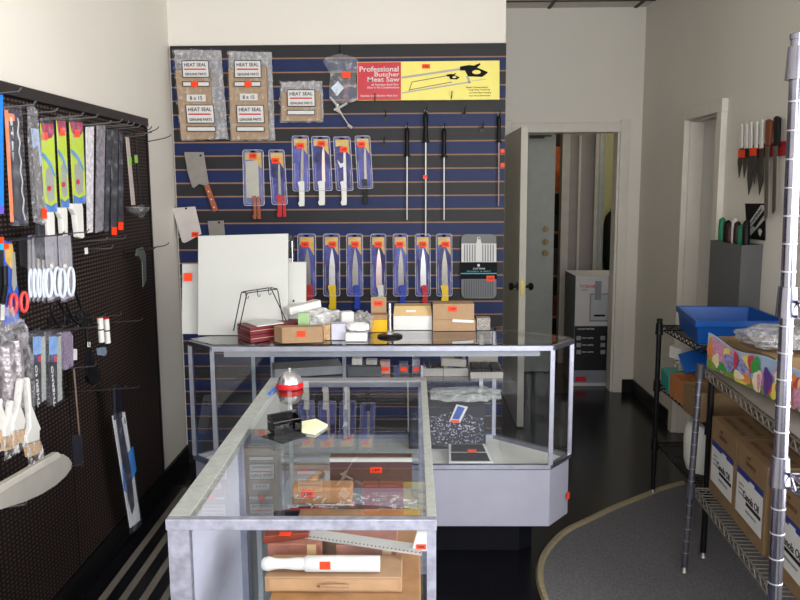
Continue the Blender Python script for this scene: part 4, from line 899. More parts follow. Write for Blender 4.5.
# lime cards
LIME = mat('lime_card', 'b4cc1c', .4, var=.05); BURG = mat('burgundy_print', '9c1c48', .45); GREYC = mat('grey_print', 'a4aaa2', .4, .2, var=.05); SKY = mat('sky_print', '4a8fd0', .45); NAVYP = mat('blue_foot', '2f6fc0', .45)
def lime(x0, x1, y0, y1, dx, h1, label, hx, stk):
    w_ = x1-x0; t = litem('packed_knife', label, 'knife', [(x0, y0), (x1, y0+1), (x1+dx, y1), (x0+dx+.8, y1+2)], LIME, group=LG)
    S = lambda u, v: (x0+u*w_+dx*v, y0+v*(y1-y0))
    B().LP([S(0, .0), S(1, .01), S(1, .12), S(.8, .165), S(.5, .18), S(.15, .13)], x+.0015, .0012).build('burgundy_header', BURG, t)
    B().LP([S(.22, .54), S(.45, .50), S(.7, .53), S(.85, .62), S(.82, .86), S(.4, .9), S(.22, .82)], x+.0015, .0012).build('grey_picture', GREYC, t)
    B().LP([S(.0, .33), S(.25, .36), S(.6, .43), S(.95, .58), S(.95, .61), S(.5, .47), S(0, .37)], x+.0030, .0012).build('sky_swoosh', SKY, t)
    B().LP([S(.05, .9), S(.5, .94), S(1, .9), S(1, 1), S(.06, 1.01)], x+.0015, .0012).build('blue_foot', NAVYP, t)
    q = S(.45, .74); B().LP(ell(q[0], q[1], 1.7, 2.7, 12), x+.0045, .001).build('red_emblem', INKR, t)
    q = S(stk[0], stk[1]); B().LP([(q[0]-2.6, q[1]-3.8), (q[0]+2.6, q[1]-3.8), (q[0]+2.6, q[1]+3.8), (q[0]-2.6, q[1]+3.8)], x+.006, .001).build('price_sticker', ORANGE, t)
    a = x0+dx; B().LP([(a-1.5, y1+.5), (a+w_*.7, y1+.5), (a+w_*.78, y1+5), (a+w_*.85, h1-6), (a+w_*.9, h1-1), (a+w_*.75, h1+.5), (a+w_*.4, h1-1), (a+w_*.2, y1+12), (a-.8, y1+6)], x+.010, .018).build('handle', WHITEP, t, bevel=.002)
    B().LP([(x0-.5, y0-5), (x0+w_*.6, y0-6), (x1+.5, y0), (x1+dx+1, y1+1), (x0+dx-.5, y1+2)], x+.012, .002).build('clear_sleeve', BLISTER, t); peg(hx, y0-3, 'hook holding the '+label.split(',')[0].replace('knife in a', '').strip())
lime(41, 53.5, 123, 211.5, 4, 250, 'white-handled knife in a lime card, nearest to the clear bag', 46, (.3, .15))
lime(57, 65.5, 120.5, 207, 4, 247, 'white-handled knife in a lime card, narrow middle one of three', 60.5, (.6, .13))
lime(70, 82.5, 122, 203, 3.5, 238, 'white-handled knife in a lime card, next to the silver rolls', 76, (.55, .14))
# silver and dark packs
for (pts, m, lab, st, hk) in (
    ([(87, 127), (94, 126.5), (93, 232), (88.5, 233)], mat('silver_pack', 'dcd9de', .3, .2, var=.3, ns=60), 'silver-white rolled pack right of the lime cards', None, 90),
    ([(98, 125.5), (105.5, 125), (103.5, 230), (96.5, 233)], mat('clear_grey_pack', '8f8c92', .25, .4, var=.35, ns=50), 'grey shiny sleeve pack beside the silver roll', None, 102),
    ([(107, 128), (112, 128.5), (109, 232), (104.5, 233)], mat('navy_pack', '0e1018', .45, spec=.2), 'slim navy pack without any sticker', None, 109),
    ([(112, 129), (118.5, 129.5), (117.5, 234), (111, 234)], mat('dark_pack', '18161b', .4, var=.4, ns=40, spec=.2), 'wide dark pack with an orange sticker at its foot', (114.5, 231), 115),
    ([(119.5, 131), (123, 131), (124, 229), (118.5, 229)], mat('navy_pack', '0e1018', .45, spec=.2), 'slim dark pack with an orange sticker next to the ladle', (121, 226), 121)):
    t = litem('packed_tool', lab, 'package', pts, m, .006, group='narrow packs on the top row of the perforated panel', part='sleeve')
    B().LP([(p[0]+(.4 if i in (0, 3) else -.4), p[1]+(1 if i < 2 else -1)) for i, p in enumerate(pts)], x+.004, .0035).build('clear_sleeve', BLISTER, t)
    if st: B().LP([(st[0]-2.5, st[1]-4), (st[0]+2.5, st[1]-4), (st[0]+2.5, st[1]+4), (st[0]-2.5, st[1]+4)], x+.0055, .001).build('price_sticker', ORANGE, t)
    peg(hk, pts[0][1]-2, 'hook holding the '+lab)
# ladle
X2 = -1.17; p = at(127, 137, x=X2); t = thing('ladle', 'steel ladle with a long pale handle at the end of the top row', 'ladle', (X2, p.y, p.z))
B().LP([(126, 137), (129, 137), (135.5, 205), (132, 205)], X2, .003).build('handle', mat('pale_handle', 'cfc3bd', .35, .4), t)
c = at(137, 208, x=X2); 
B().lathe((c.x, c.y, c.z-.030), [(.012, 0), (.032, .006), (.046, .018), (.052, .034), (.049, .034), (.043, .019), (.030, .009), (.010, .004)], 24).build('bowl', CHROME, t, smooth=True)
B().LP([(128.5, 158), (131.5, 158), (132, 165), (129, 165)], X2+.001, .0009).build('green_tag', mat('green_tag', '8fc050', .6), t); peg(127.5, 137, 'hook holding the steel ladle', x=X2)
t = thing('skimmer', 'thin dark spoon with a green tag behind the ladle', 'spoon', (X2, at(136, 137, x=X2).y, 1.7)); X3 = -1.2
B().LP([(134.5, 133), (136.5, 133), (142, 205), (140, 205)], X3, .003).build('handle', BLACKM, t); B().LP([(134.5, 155), (137.5, 155), (138, 163), (135, 163)], X3+.001, .0009).build('green_tag', mat('green_tag', '8fc050'), t)
B().LP(ell(141.5, 211, 4, 7, 14), X3, .004).build('bowl', STEELD, t); peg(135.5, 134, 'hook holding the thin dark spoon', x=X3)
# long hooks at the end of the panel
for (a, c, lab) in (((143.5, 134), (158, 128), 'long empty wire hook at the top end of the perforated panel'), ((143.5, 142.5), (170, 136), 'longer empty wire hook just below the topmost one at the panel end'), ((148.5, 248.5), (168, 244), 'empty wire hook at mid height of the panel end'), ((143, 130.5), (151, 128), 'shortest empty wire hook at the top corner of the panel')):
    p = at(*a, x=PX+.004); q = at(*c, y=p.y)
    t = thing('peg_hook', lab, 'hook', p, 'hooks on the perforated panel'); B().tube([p, p.lerp(q, .8)+Vector((0,0,-.004)), q, q+Vector((.004, 0, .008))], .0026, 6).build('wire', mat('hook_wire', '3b3a3d'), t)
# second row -----------------------------------------------------------------
t = litem('kitchen_shears', 'kitchen shears with red handles on a blue and gold card', 'scissors', [(3.5, 240), (12, 242), (19.5, 300), (18.5, 322), (5, 325)], mat('shears_card', '2a55b8', .4, var=.25, ns=12))
B().LP([(4, 244), (12.5, 244), (16.5, 275), (6, 262)], x+.0015, .0012).build('gold_header', GOLD, t)
B().LP([(13, 252), (15, 252), (17, 285), (14, 292), (12, 285)], x+.004, .002).build('blade', STEEL, t)
for (cx_, cy_, rx, ry) in ((13.5, 303.5, 3.2, 9.5), (24, 302, 3.4, 9.5)):
    B().tube([at(q[0], q[1], x=x+.010) for q in ell(cx_, cy_, rx, ry, 18)], .0052, 7, closed=True).build('loop_handle', mat('coral_red', 'd84a4a', .35), t, smooth=True)
B().LP([(3, 243.5), (9, 243.5), (9, 249), (3, 249)], x+.006, .001).build('price_sticker', ORANGE, t); peg(7, 241, 'hook holding the red-handled shears')
t = litem('packed_tool', 'dark tool pack with a cyan and orange top cut off by the picture edge', 'package', [(-6, 240), (2.5, 240), (5, 300), (3, 322), (-6, 322)], mat('black_card', '1a1c22', .4), X=x+.01)
B().LP([(-5, 237), (4, 237), (4, 243), (-5, 243)], x+.0115, .0012).build('price_sticker', ORANGE, t); B().LP([(-5, 243.5), (3.5, 243.5), (3.5, 250), (-5, 250)], x+.0115, .0012).build('cyan_print', mat('cyan_print', '2fa8d8', .4), t)
B().tube([at(5, 266, x=x+.016), at(5.5, 285, x=x+.016), at(2.5, 304, x=x+.016)], .008, 8).build('handle', BLACKP, t); B().LP([(1, 304), (4.8, 304), (4.5, 320), (1, 320)], x+.0115, .001).build('white_label', PAPER, t)
GC = mat('grey_scissors_card', '8d8b95', .4, var=.12, ns=30)
sc = ((30.5, 'backmost white-handled scissors pack, nearest the red shears'), (35, 'white-handled scissors pack second from the red shears'), (39.5, 'white-handled scissors pack third from the red shears'), (44.5, 'white-handled scissors pack fourth from the red shears, only its edge showing'), (53, 'white-handled scissors pack left of the frontmost one, handles fully in view'), (66.5, 'frontmost white-handled scissors pack with both handles in view'))
for k, (cx_, lab) in enumerate(sc):
    full = k > 3; X = x-.02+.008*k
    w0 = 8 if full else 3.2
    y0 = 236+k*.1
    t = litem('packed_scissors', lab, 'scissors', [(cx_-w0*.75-(2 if full else 0), y0), (cx_+(w0*.5), y0-1), (cx_+w0, 296), (cx_-w0*.6, 301)], GC, .002, X=X, group='white-handled scissors packs')
    B().LP([(cx_-1.2, y0+10), (cx_+.4, y0+8), (cx_+1.6, 268), (cx_-1, 270)], X+.003, .002).build('blade', STEEL, t)
    for s in ((-4.2, 4.2) if full else (0,)):
        B().tube([at(q[0], q[1], x=X+.006) for q in ell(cx_+s, 283+(0 if s <= 0 else -1.5), 3.2 if full else 1.4, 14, 18)], .0052 if full else .0036, 7, closed=True).build('loop_handle', mat('bluish_white', 'd3dce8', .3), t, smooth=True)
    if full: B().LP(ell(cx_-1, 266, 1.4, 2.4, 10), X+.006, .003).build('white_pivot', WHITEP, t)
    B().LP([(cx_-w0*.8-(2 if full else 0), y0-1), (cx_+w0*.6, y0-2), (cx_+w0+.5, 299), (cx_-w0*.6, 303)], X+.0135, .001).build('clear_sleeve', BLISTER, t)
peg(33, 237, 'hook holding the stack of white-handled scissors packs', out=.09); peg(60, 234, 'hook holding the frontmost white-handled scissors pack', out=.09)
for (px_, py_, lab) in ((80, 242, 'long empty hook below the third lime card'), (100, 240, 'long empty hook below the dark packs'), (86, 250, 'hook with a white ticket left of the small peeler'), (118, 322, 'empty thin hook above the marker tubes'), (70, 329, 'empty thin hook right of the battery-like packs'), (100, 390, 'empty thin wire hook above the blue and white knife card')):
    t = peg(px_, py_, lab, out=.09)
    if 'ticket' in lab:
        q = at(86, 250, x=x+.02); B().box(q.x, q.x+.002, q.y-.012, q.y+.012, q.z-.014, q.z+.008).build('white_ticket', PAPER, t)
t = litem('peeler', 'small steel peeler on a clear card near the end of the panel', 'peeler', [(137, 249), (143, 247), (146, 255), (146.5, 280), (143.5, 287), (142.5, 262), (139.5, 256), (136, 256)], mat('greenish_steel', '8f9a92', .3, .7), X=-1.22, part='body'); peg(139, 250, 'hook holding the small steel peeler', x=-1.22)
# black cable loops
for k, (cx_, cy_, rx, ry, lab) in enumerate(((58, 313, 6, 13, 'black oval loop hanging under the scissors packs, left one'), (74, 306, 6.5, 17, 'black oval loop hanging under the scissors packs, right one'))):
    p = at(cx_, cy_, x=x); o = B().tube([at(q[0]+(q[1]-cy_)*.25, q[1], x=x) for q in ell(cx_, cy_, rx, ry, 22)], .005, 7, closed=True).build('rubber_loop', BLACKP, smooth=True); tag(o, lab, 'loop', 'black rubber loops')
# third row -------------------------------------------------------------------
X4 = -1.14
p = at(14, 335, x=X4); t = thing('bagged_tools', 'clear bag of silvery coiled tubes at the left edge above the brushes', 'bag', (X4, p.y, p.z))
for k, (a, c, r) in enumerate((((4, 345), (10, 405), .022), ((15, 340), (20, 407), .018), ((24, 336), (14, 352), .016))):
    A = at(*a, x=X4-.01); C = at(*c, x=X4-.01); B().tube([A, C], r, 12).build('silver_tube', mat('silver_tube', 'aaa2a6', .3, .7, var=.25, ns=60, bump=.4, bs=90), t, smooth=True)
c = at(12, 372, x=X4); B().blob((X4, c.y, c.z), (.07, .17, .36), 21, .25, 5, rz=0).build('clear_bag', film('bag_tubes', 'd4d2da', .10, .1, 1, 34, .45), t, smooth=True)
peg(20, 334, 'hook holding the bag of silvery tubes', out=.05)
for k, (x0, x1, lab) in enumerate(((33, 45.5, 'blue-topped black blister pack, left one of the pair'), (49, 61.5, 'blue-topped black blister pack, right one of the pair'))):
    X = x+.01; w_ = x1-x0
    t = litem('thermometer_pack', lab, 'package', [(x0, 335), (x1, 334), (x1+1, 400), (x0+1.5, 405)], mat('black_card', '1a1c22'), .003, X=X, group='blue-topped black packs')
    B().LP([(x0+.3, 337), (x0+w_*.62, 336), (x0+w_*.64, 354), (x0+.6, 355)], X+.002, .0015).build('blue_panel', mat('pale_blue_panel', '6f9ad6', .4, var=.25, ns=50), t)
    B().LP([(x0+w_*.66, 337), (x1-.3, 336), (x1+.6, 399), (x0+w_*.74, 402)], X+.002, .0015).build('grey_strip', mat('grey_strip', '9aa09c', .4, var=.25, ns=90), t)
    B().LP([(x0+w_*.2, 356), (x0+w_*.42, 356), (x0+w_*.44, 362), (x0+w_*.22, 362)], X+.002, .0015).build('blue_square', INKB, t); B().LP([(x0+w_*.43, 356), (x0+w_*.64, 356), (x0+w_*.66, 362), (x0+w_*.45, 362)], X+.002, .0015).build('red_square', INKR, t)
    c = at(x0+w_*.3, 386, x=X); text('THERMO', PAPER, t, Vector((X+.0022, c.y, c.z)), (0,0,1), (0,-1,0), .014, .13)
    B().LP([(x0-.5, 332), (x0+w_*.5, 328.5), (x1+1, 332), (x1+1.5, 352), (x1+1.8, 401), (x0+1, 407)], X+.016, .013).build('blister', BLISTER, t, bevel=.002)
    peg(x0+6, 331, 'hook holding the '+lab)
t = litem('clear_clamshell', 'empty-looking clear clamshell pack right of the black packs, white ticket beside it', 'package', [(63, 333), (70, 331), (73, 336), (73.5, 366), (66, 370)], film('violet_clam', 'b8a8c8', .35, .1, .4, 20, .3), .02, X=x, part='shell')
B().LP([(74, 349), (77.2, 349), (77.2, 360), (74, 360)], x+.003, .002).build('white_ticket', PAPER, t)
t = litem('pour_spout', 'black coiled tool with a wide black spout hanging mid panel', 'tool', [(88, 345), (91.5, 345), (93, 358), (101, 373), (100, 380), (95, 385), (90, 383), (87.5, 376), (88.3, 360)], BLACKP, .012, X=x, part='spout')
b = B()
for k in range(4): b.tube([at(q[0], q[1], x=x) for q in ell(82+k*1.3, 316+k*2.2, 6, 5, 14)], .004, 6, closed=True)
b.build('coil', BLACKP, t); B().tube([at(86, 322, x=x), at(88, 346, x=x)], .006, 8).build('stem', BLACKP, t)
B().LP([(88, 342), (90.5, 342), (90.5, 347), (88, 347)], x+.004, .002).build('white_tie', WHITEP, t); peg(84, 318, 'hook holding the black coiled tool')
for k, (x0, lab) in enumerate(((98.5, 'white marker tube with a red cap edge, left of the pair'), (104.5, 'white marker tube with a red cap edge, right of the pair'))):
    A = at(x0+1.5, 318+k, x=x); C = at(x0+3.3, 342+k, x=x); t = thing('marker_tube', lab, 'tube', (x, A.y, A.z), 'white marker tubes'); B().tube([A, C], .011, 12).build('tube', WHITEP, t, smooth=True); B().tube([A+(A-C)*.005, A+(A-C)*.06], .0115, 12).build('red_cap', RED, t)
    q = A.lerp(C, .45); B().tube([q+(C-A)*.0, q+(C-A)*.05], .0118, 12).build('black_band', BLACKP, t)
t = litem('small_bag', 'small grey-blue pouch hanging under the marker tubes', 'pouch', [(99, 348), (106, 347), (107, 353), (105, 356), (100, 355)], mat('pouch', '6f7f92', .4, var=.3), .01, X=x, part='pouch'); peg(101, 317, 'hook holding the white marker tubes')
# brushes
X5 = -1.12
for k, (tp, bt, lab) in enumerate((((2, 400), (2, 440), 'white basting brush cut off by the picture edge'), ((13, 402), (12, 446), 'white basting brush nearest the one at the picture edge'), ((23, 380), (20.5, 440), 'white basting brush with a tall handle, left of the frontmost one'), ((29, 379), (35, 436), 'frontmost white basting brush with its tan bristles wrapped in film'))):
    X = X5+.006*k; t = thing('basting_brush', lab, 'brush', (X, at(*tp, x=X).y, 1.2), 'white basting brushes')
    (ax, ay), (cx_, cy_) = tp, bt; cy0 = cy_-28
    P = [(ax-1.3, ay), (ax, ay-2), (ax+1.4, ay), (cx_+1.8-(1 if k < 3 else 0), cy0-6), (cx_+6, cy0+9), (cx_+5, cy0+11), (cx_+4.5, cy0+17), (cx_-6.5, cy0+19), (cx_-7, cy0+12), (cx_-2, cy0-4)]
    if k == 3: P = [(27.8, 379), (29, 377), (30.6, 379), (32, 405), (37, 418), (41.5, 429), (40, 431), (40, 440), (27.5, 444), (26.5, 437), (31, 428), (30.5, 412)]
    B().LP(P, X, .018).build('handle', WHITEP, t, bevel=.003)
    q0 = [(cx_-6, cy_-8.5), (cx_+4.3, cy_-10.5), (cx_+5, cy_+1), (cx_-6.5, cy_+5)] if k < 3 else [(27.5, 444.5), (40, 440.5), (42, 452), (30, 457)]
    B().LP(q0, X-.002, .014).build('bristles', mat('tan_bristles', 'c2a27c', .8, var=.25, ns=120), t)
    q1 = [(q0[0][0]-1, q0[0][1]-1), (q0[1][0]+1, q0[1][1]-1), (q0[2][0]+3, q0[2][1]+5), (q0[3][0]-1, q0[3][1]+10)]
    B().LP(q1, X+.004, .001).build('film_wrap', BAGF, t)
peg(26, 381, 'double hook holding the white brushes', x=X5, out=.03)
# sharpening rod with black handle
t = litem('sharpening_rod', 'thin sharpening rod with a dark ribbed handle hanging right of the brushes', 'sharpening rod', [(77.5, 435), (82, 436), (84.5, 465), (82, 467), (79.5, 467)], mat('dark_ribbed', '2b2c36', .5), .02, X=x, part='handle')
B().tube([at(73.8, 368, x=x-.008), at(79.5, 437, x=x-.008)], .004, 8).build('rod', mat('brown_rod', '7d6a60', .4, .6), t); peg(74, 368, 'hook holding the thin sharpening rod')
# half-moon scraper on a hook
X6 = -1.10; P = [(-22, 500), (58, 452), (63, 454)]
arc = [(63, 454), (69, 458), (72, 463), (71, 469), (66, 476), (56, 485), (42, 494), (24, 502), (2, 509), (-14, 512), (-24, 512)]
t = litem('half_moon_tray', 'large grey half-moon shaped plastic scraper at the lower left', 'scraper', [(-22, 503)]+arc, mat('grey_plastic', 'b4b1aa', .45, var=.05), .006, X=X6, part='blade')
B().LP([(-24, 500), (58, 452), (62, 454.5), (60, 458), (-22, 507)], X6+.006, .02).build('grip_edge', mat('pale_grey_edge', 'c9c6be', .4), t, bevel=.002)
peg(10, 507, 'hook with a white end below the half-moon scraper', x=X6, out=.04)
p = at(75, 466, x=x); peg(75, 466, 'short hook beside the dark ribbed handle', out=.02)
# blue and white knife card leaning to the floor
X7 = -1.20
t = litem('knife_card', 'blue and white carded slicing knife with a black handle hanging near the floor', 'knife', [(112.5, 416), (125, 412), (140.5, 520), (130.5, 528)], mat('white_card_print', 'd8dce0', .35), .003, X=X7)
B().LP([(122, 462), (133, 446), (136.5, 470), (127, 493), (124, 490)], X7+.002, .0015).build('blue_panel', mat('card_blue', '2f7fd6', .4), t)
B().LP([(116.5, 420), (121.5, 418), (131, 470), (134.5, 505), (132.5, 514), (128.5, 500), (123, 465)], X7+.004, .002).build('blade', mat('dark_card_blade', '33344a', .35, .4), t)
B().LP([(115, 387), (117.5, 384.5), (121.5, 387), (122.5, 418), (115.5, 420)], X7+.008, .012).build('handle', mat('navy_black', '1b1b26', .4), t, bevel=.002)
c = at(124.6, 421, x=X7); text('S', INK, t, Vector((X7+.0016, c.y, c.z)), (0,1,0), (0,0,1), .022)
B().LP([(111.5, 415), (125.5, 410.5), (142, 521), (140, 527), (130, 535)], X7+.014, .001).build('clear_sleeve', BLISTER, t)
peg(118, 389, 'wire hook holding the blue and white knife card', x=X7, out=.08)
# price hook on wall at left of slatwall
# ------------------------------------------------------------------ right wall: knife strip, poster, knife bin
RX = 1.665
t = thing('knife_strip', 'red magnetic knife bar on the right wall holding seven knives', 'knife rack', (XR, 3.87, 1.73))
ya, yb_ = at(739, 154, x=RX).y, at(782, 150, x=RX).y
B().box(1.674, XR-.0005, yb_-.02, ya+.02, 1.70, 1.765).build('bar', mat('red_bar', 'a02024', .4), t, bevel=.003)
def RP(b, pts, x, th): return b.prism([at(px, py, x=x) for px, py in pts], (th, 0, 0))
ks = ((740.5, 124, 149, 178, 'white-handled fork-like knife at the far end of the red bar', 'f'), (745.5, 124, 149, 178, 'white-handled narrow knife second from the far end of the red bar', 'n'), (750, 122, 149, 195, 'white-handled knife with the longest dark blade of the white-handled ones', 'w'),
      (755.5, 121.5, 149, 184, 'white-handled knife with a narrow blade in the middle of the red bar', 'n'), (760.8, 120, 149, 195, 'white-handled knife with a broad blade beside the brown-handled one', 'w'))
DB = mat('dark_steel', '55524e', .35, .7)  # even dark grey for the hung blades
for px, yt, ym, yb2, lab, kd in ks:
    p = at(px, ym, x=RX); t = thing('hung_knife', lab, 'knife', (RX, p.y, p.z), 'white-handled knives on the red bar')
    b = B(); w_ = 1.0; RP(b, [(px-w_, yt), (px+w_+.4, yt-.5), (px+w_+.2, ym-1), (px-w_-.8, ym)], RX-.010, .008); b.build('handle', WHITEP, t, bevel=.002)
    ww = 2.8 if kd == 'w' else 1.6; b = B(); RP(b, [(px-1.6, ym+.2), (px+ww, ym+.2), (px+ww-.4, yb2-14), (px-1.8, yb2), (px-3.0, yb2-16)], RX-.006, .003); b.build('blade', DB, t)
for px, lab, hm, yt, yb2 in ((767.5, 'long knife with a brown wooden handle on the red bar', WOOD, 119, 220), (775.5, 'long knife with a black handle at the near end of the red bar', BLACKP, 116, 214)):
    p = at(px, 145, x=RX); t = thing('hung_knife', lab, 'knife', (RX, p.y, p.z))
    b = B(); RP(b, [(px-2.3, yt+2), (px, yt), (px+2.8, yt+2), (px+1.6, 145), (px-2.6, 146)], RX-.014, .016); b.build('handle', hm, t, bevel=.002)
    b = B(); RP(b, [(px-2.2, 146.2), (px+1.4, 145.2), (px-.2, yb2-4), (px-2.5, yb2), (px-3.6, yb2-2)], RX-.007, .003); b.build('blade', mat('dull_wall_steel', '78736c', .35, .7), t)
for px, py in ((741.5, 154), (753, 152)):
    b = B(); RP(b, [(px-3.3, py-4), (px+3.3, py-4.3), (px+3.2, py+3.4), (px-3.3, py+4)], RX-.0155, .001); o = b.build('price_label', ORANGE); tag(o, 'orange price tag on the red knife bar, '+('far one' if px < 745 else 'near one'), 'price tag')
X = XR-.006; pts = [(745, 203.5), (765.5, 203.5), (764.8, 240.5), (747, 238.5)]
pn = [at(*q, x=X) for q in pts]
t = thing('poster', 'black notice with diagonal white bands under the hung knives', 'poster', (X, pn[0].y, pn[0].z))
b = B(); RP(b, pts, X, .0015); b.build('sheet', INK, t)
b = B(); RP(b, [(748, 224), (761, 205), (764.5, 205.5), (764.5, 209), (749, 229)], X-.0012, .001); b.build('white_band', PAPER, t)
b = B(); RP(b, [(749, 230), (753, 226), (755, 228), (764, 215), (764.5, 219.5), (750, 236)], X-.0012, .001); b.build('white_band', mat('grey_paper', 'b8b8b6', .6), t)
b = B(); RP(b, [(758, 230), (760, 228.5), (762, 231), (761, 234), (760, 236.5), (758.5, 234)], X-.0012, .001); b.build('emblem', PAPER, t)
a_, c_ = at(750, 225, x=X-.0014), at(763, 207, x=X-.0014); text('SHARPENING', INK, t, (a_+c_)/2, (c_-a_), Vector((0, 0, 1)).cross(Vector((1,0,0))) if False else Vector((-1,0,0)).cross(c_-a_), .022, (c_-a_).length*.86)
# wall-mounted knife bin
PLN = [(1.689, 4.22), (1.57, 4.17), (1.575, 3.80), (1.689, 3.84)]
zt, zb = 1.285, .925
t = thing('knife_bin', 'grey wall-mounted knife bin above the blue basin', 'knife holder', (1.63, 3.98, zb))
GB = mat('grey_bin', '5f6062', .5, var=.03)
b = B(); m_ = inset(PLN[::-1], .006)[::-1]
n_ = 4
for i in range(4):
    a, c = PLN[i], PLN[(i+1) % 4]; ai, ci = m_[i], m_[(i+1) % 4]
    b.hexa([(a[0], a[1], zb), (c[0], c[1], zb), (ci[0], ci[1], zb), (ai[0], ai[1], zb), (a[0], a[1], zt), (c[0], c[1], zt), (ci[0], ci[1], zt), (ai[0], ai[1], zt)])
b.build('shell', GB, t); B().plan(m_, zb, zb+.01).build('bottom', GB, t)
B().box(1.585, 1.682, 3.86, 4.12, zt-.06, zt-.055).build('slot_insert', mat('slot_black', '202022', .6), t)
for k, (yy, m, lab) in enumerate(((4.15, mat('green_handle', '1f7a56', .4), 'green-handled knife deepest in the grey bin'), (4.095, BLACKP, 'black-handled knife beside the deepest green one in the bin'), (4.05, mat('dark_red_handle', '3a0c10', .4), 'dark red handled knife in the grey bin'), (4.005, WHITEP, 'white-handled knife in the grey bin'), (3.955, mat('maroon_handle', '2c0c12', .4), 'maroon-handled knife right of the white one in the bin'), (3.905, mat('green_handle', '1f7a56'), 'broad green-handled knife at the middle of the bin'), (3.848, BLACKP, 'black-handled knife at the near end of the grey bin'))):
    t = thing('knife', lab, 'knife', (1.615, yy, 1.2), 'knives in the wall bin'); xx = 1.612+.008*(k % 2); wd = .026 if k == 5 else .018
    B().tube([(xx, yy, 1.26), (xx, yy, 1.30), (xx, yy+.004, 1.352), (xx+.003, yy+.008, 1.392-.012*(k % 3)), (xx+.004, yy+.004, 1.402-.012*(k % 3))], [wd*.8, wd, wd*.95, wd*.9, wd*.4], 10).build('handle', m, t, smooth=True)
    B().box(xx-.001, xx+.001, yy-.012, yy+.012, 1.05, 1.259).build('blade', STEEL, t)
# ------------------------------------------------------------------ wire shelving
def wire_shelf(parent, x0, x1, y0, y1, z, m, rot=None, pitch=.028, wr=.0026, step=.05, h=.028, name='wire_shelf'):
    """rod frame with a zigzag truss, deck wires running across, in the unit's own frame (rot maps x,y -> x,y)"""
    T = rot or (lambda x, y: (x, y))
    b = B(); P = lambda x, y, z: (*T(x, y), z)
    cor = [(x0, y0), (x1, y0), (x1, y1), (x0, y1)]
    for zz in (z-.003, z-h):
        b.tube([P(a, c, zz) for a, c in cor], .0033, 6, closed=True)
    for i in range(4):
        (a0, c0), (a1, c1) = cor[i], cor[(i+1) % 4]; L_ = math.hypot(a1-a0, c1-c0); n = max(2, int(L_/step)); pts = []
        for k in range(2*n+1):
            u = k/(2*n); pts.append(P(a0+(a1-a0)*u, c0+(c1-c0)*u, z-.004 if k % 2 == 0 else z-h+.001))
        b.tube(pts, wr*.9, 5)
    n = int((y1-y0)/pitch)
    for k in range(1, n):
        y_ = y0+(y1-y0)*k/n; b.tube([P(x0, y_, z), P(x1, y_, z)], wr*.8, 4)
    for k in (1, 2):
        x_ = x0+(x1-x0)*k/3; b.tube([P(x_, y0, z-.006), P(x_, y1, z-.006)], .0028, 5)
    return b.build(name, m, parent)
def post(parent, x, y, z1, m, r=.0125, tilt=(0, 0), groove=None, foot=True, collars=(), cm=None, cap=True):
    X = lambda z: (x+tilt[0]*z, y+tilt[1]*z, z)
    z = .03 if foot else 0; zs = [z]; rs = [r]
    if groove:
        q = .09
        while q < z1-.05:
            zs += [q, q+.0006, q+.0024, q+.003]; rs += [r, r*1.08, r*1.08, r]; q += .0508
    zs.append(z1-.012); rs.append(r)
    p = B().tube([X(q) for q in zs], rs, 16).build('post', m, parent, smooth=True)
    if groove:
        p.data.materials.append(mat('ring_highlight', 'c4c4cc', .3, .7)); z_0 = z  # highlights of the post grooves painted as lighter rings
        for f in p.data.polygons:
            if abs(f.normal.z) < .99 and ((f.center.z+z_0-.09) % .0508) < .0035 and f.center.z+z_0 > .088: f.material_index = 1
    if cap: B().tube([X(z1-.0118), X(z1-.002), X(z1)], [r*1.15, r*1.15, r*.7], 14).build('post_cap', cm or m, parent, smooth=True)
    if foot: B().tube([X(.0075), X(.012), X(.0295)], [.016, .014, .008], 12).build('foot', STEELD, parent)
    for z in collars: B().tube([X(z-.045), X(z+.012)], [r*1.55, r*1.3], 16).build('collar', cm or m, parent, smooth=True)
# black unit against the wall
BX0, BX1, BY0, BY1 = 1.229, 1.60, 3.19, 3.90
bu = thing('black_wire_shelf', 'low black wire shelving unit against the right wall', 'shelving unit', (1.42, 3.54, 0))
for px_, py_ in ((BX0, BY0), (BX1, BY0), (BX1, BY1), (BX0, BY1)): post(bu, px_, py_, .915, BLACKM, collars=(.88, .59, .285))
for z in (.885, .585, .285): wire_shelf(bu, BX0+.014, BX1-.014, BY0+.014, BY1-.014, z, BLACKM)
# silver low unit
d_ = Vector((1.045-1.105, 2.2-3.05)); th = math.atan2(d_.x, -d_.y)     # the unit stands slightly turned
ux, uy = Vector((math.cos(th), math.sin(th))), Vector((-math.sin(th), math.cos(th)))
O = Vector((1.105, 3.06))
def TA(x, y): v = O+ux*x+uy*y; return (v.x, v.y)
TAB = TA
au = thing('silver_wire_shelf', 'low silver wire shelving unit holding the oil cartons', 'shelving unit', (*TA(.22, -.6), 0))
AG = mat('dull_chrome', '80808c', .3, .9, var=.12, ns=40)
for a, c in ((0, 0), (.44, 0), (.44, -1.19), (0, -1.19)):
    x_, y_ = TA(a, c); post(au, x_, y_, .874, AG, r=.0125, groove=1, tilt=(.031, 0), collars=(.862, .37), cm=mat('grey_cap', '4a4a52', .4, .3))
for z in (.859, .372): wire_shelf(au, .014, .426, -1.176, -.014, z, mat('shelf_wire', '9a968e', .4, .8), rot=lambda x, y, z=z: (TAB(x, y)[0]+.031*z, TAB(x, y)[1]), h=.034)
TA = lambda x, y: (TAB(x, y)[0]+.026, TAB(x, y)[1])
B().plan([TA(.016, -.016), TA(.424, -.016), TA(.424, -1.17), TA(.016, -1.17)][::-1], .8625, .866).build('shelf_liner', mat('grey_liner', '5d5a56', .6, var=.08), au)
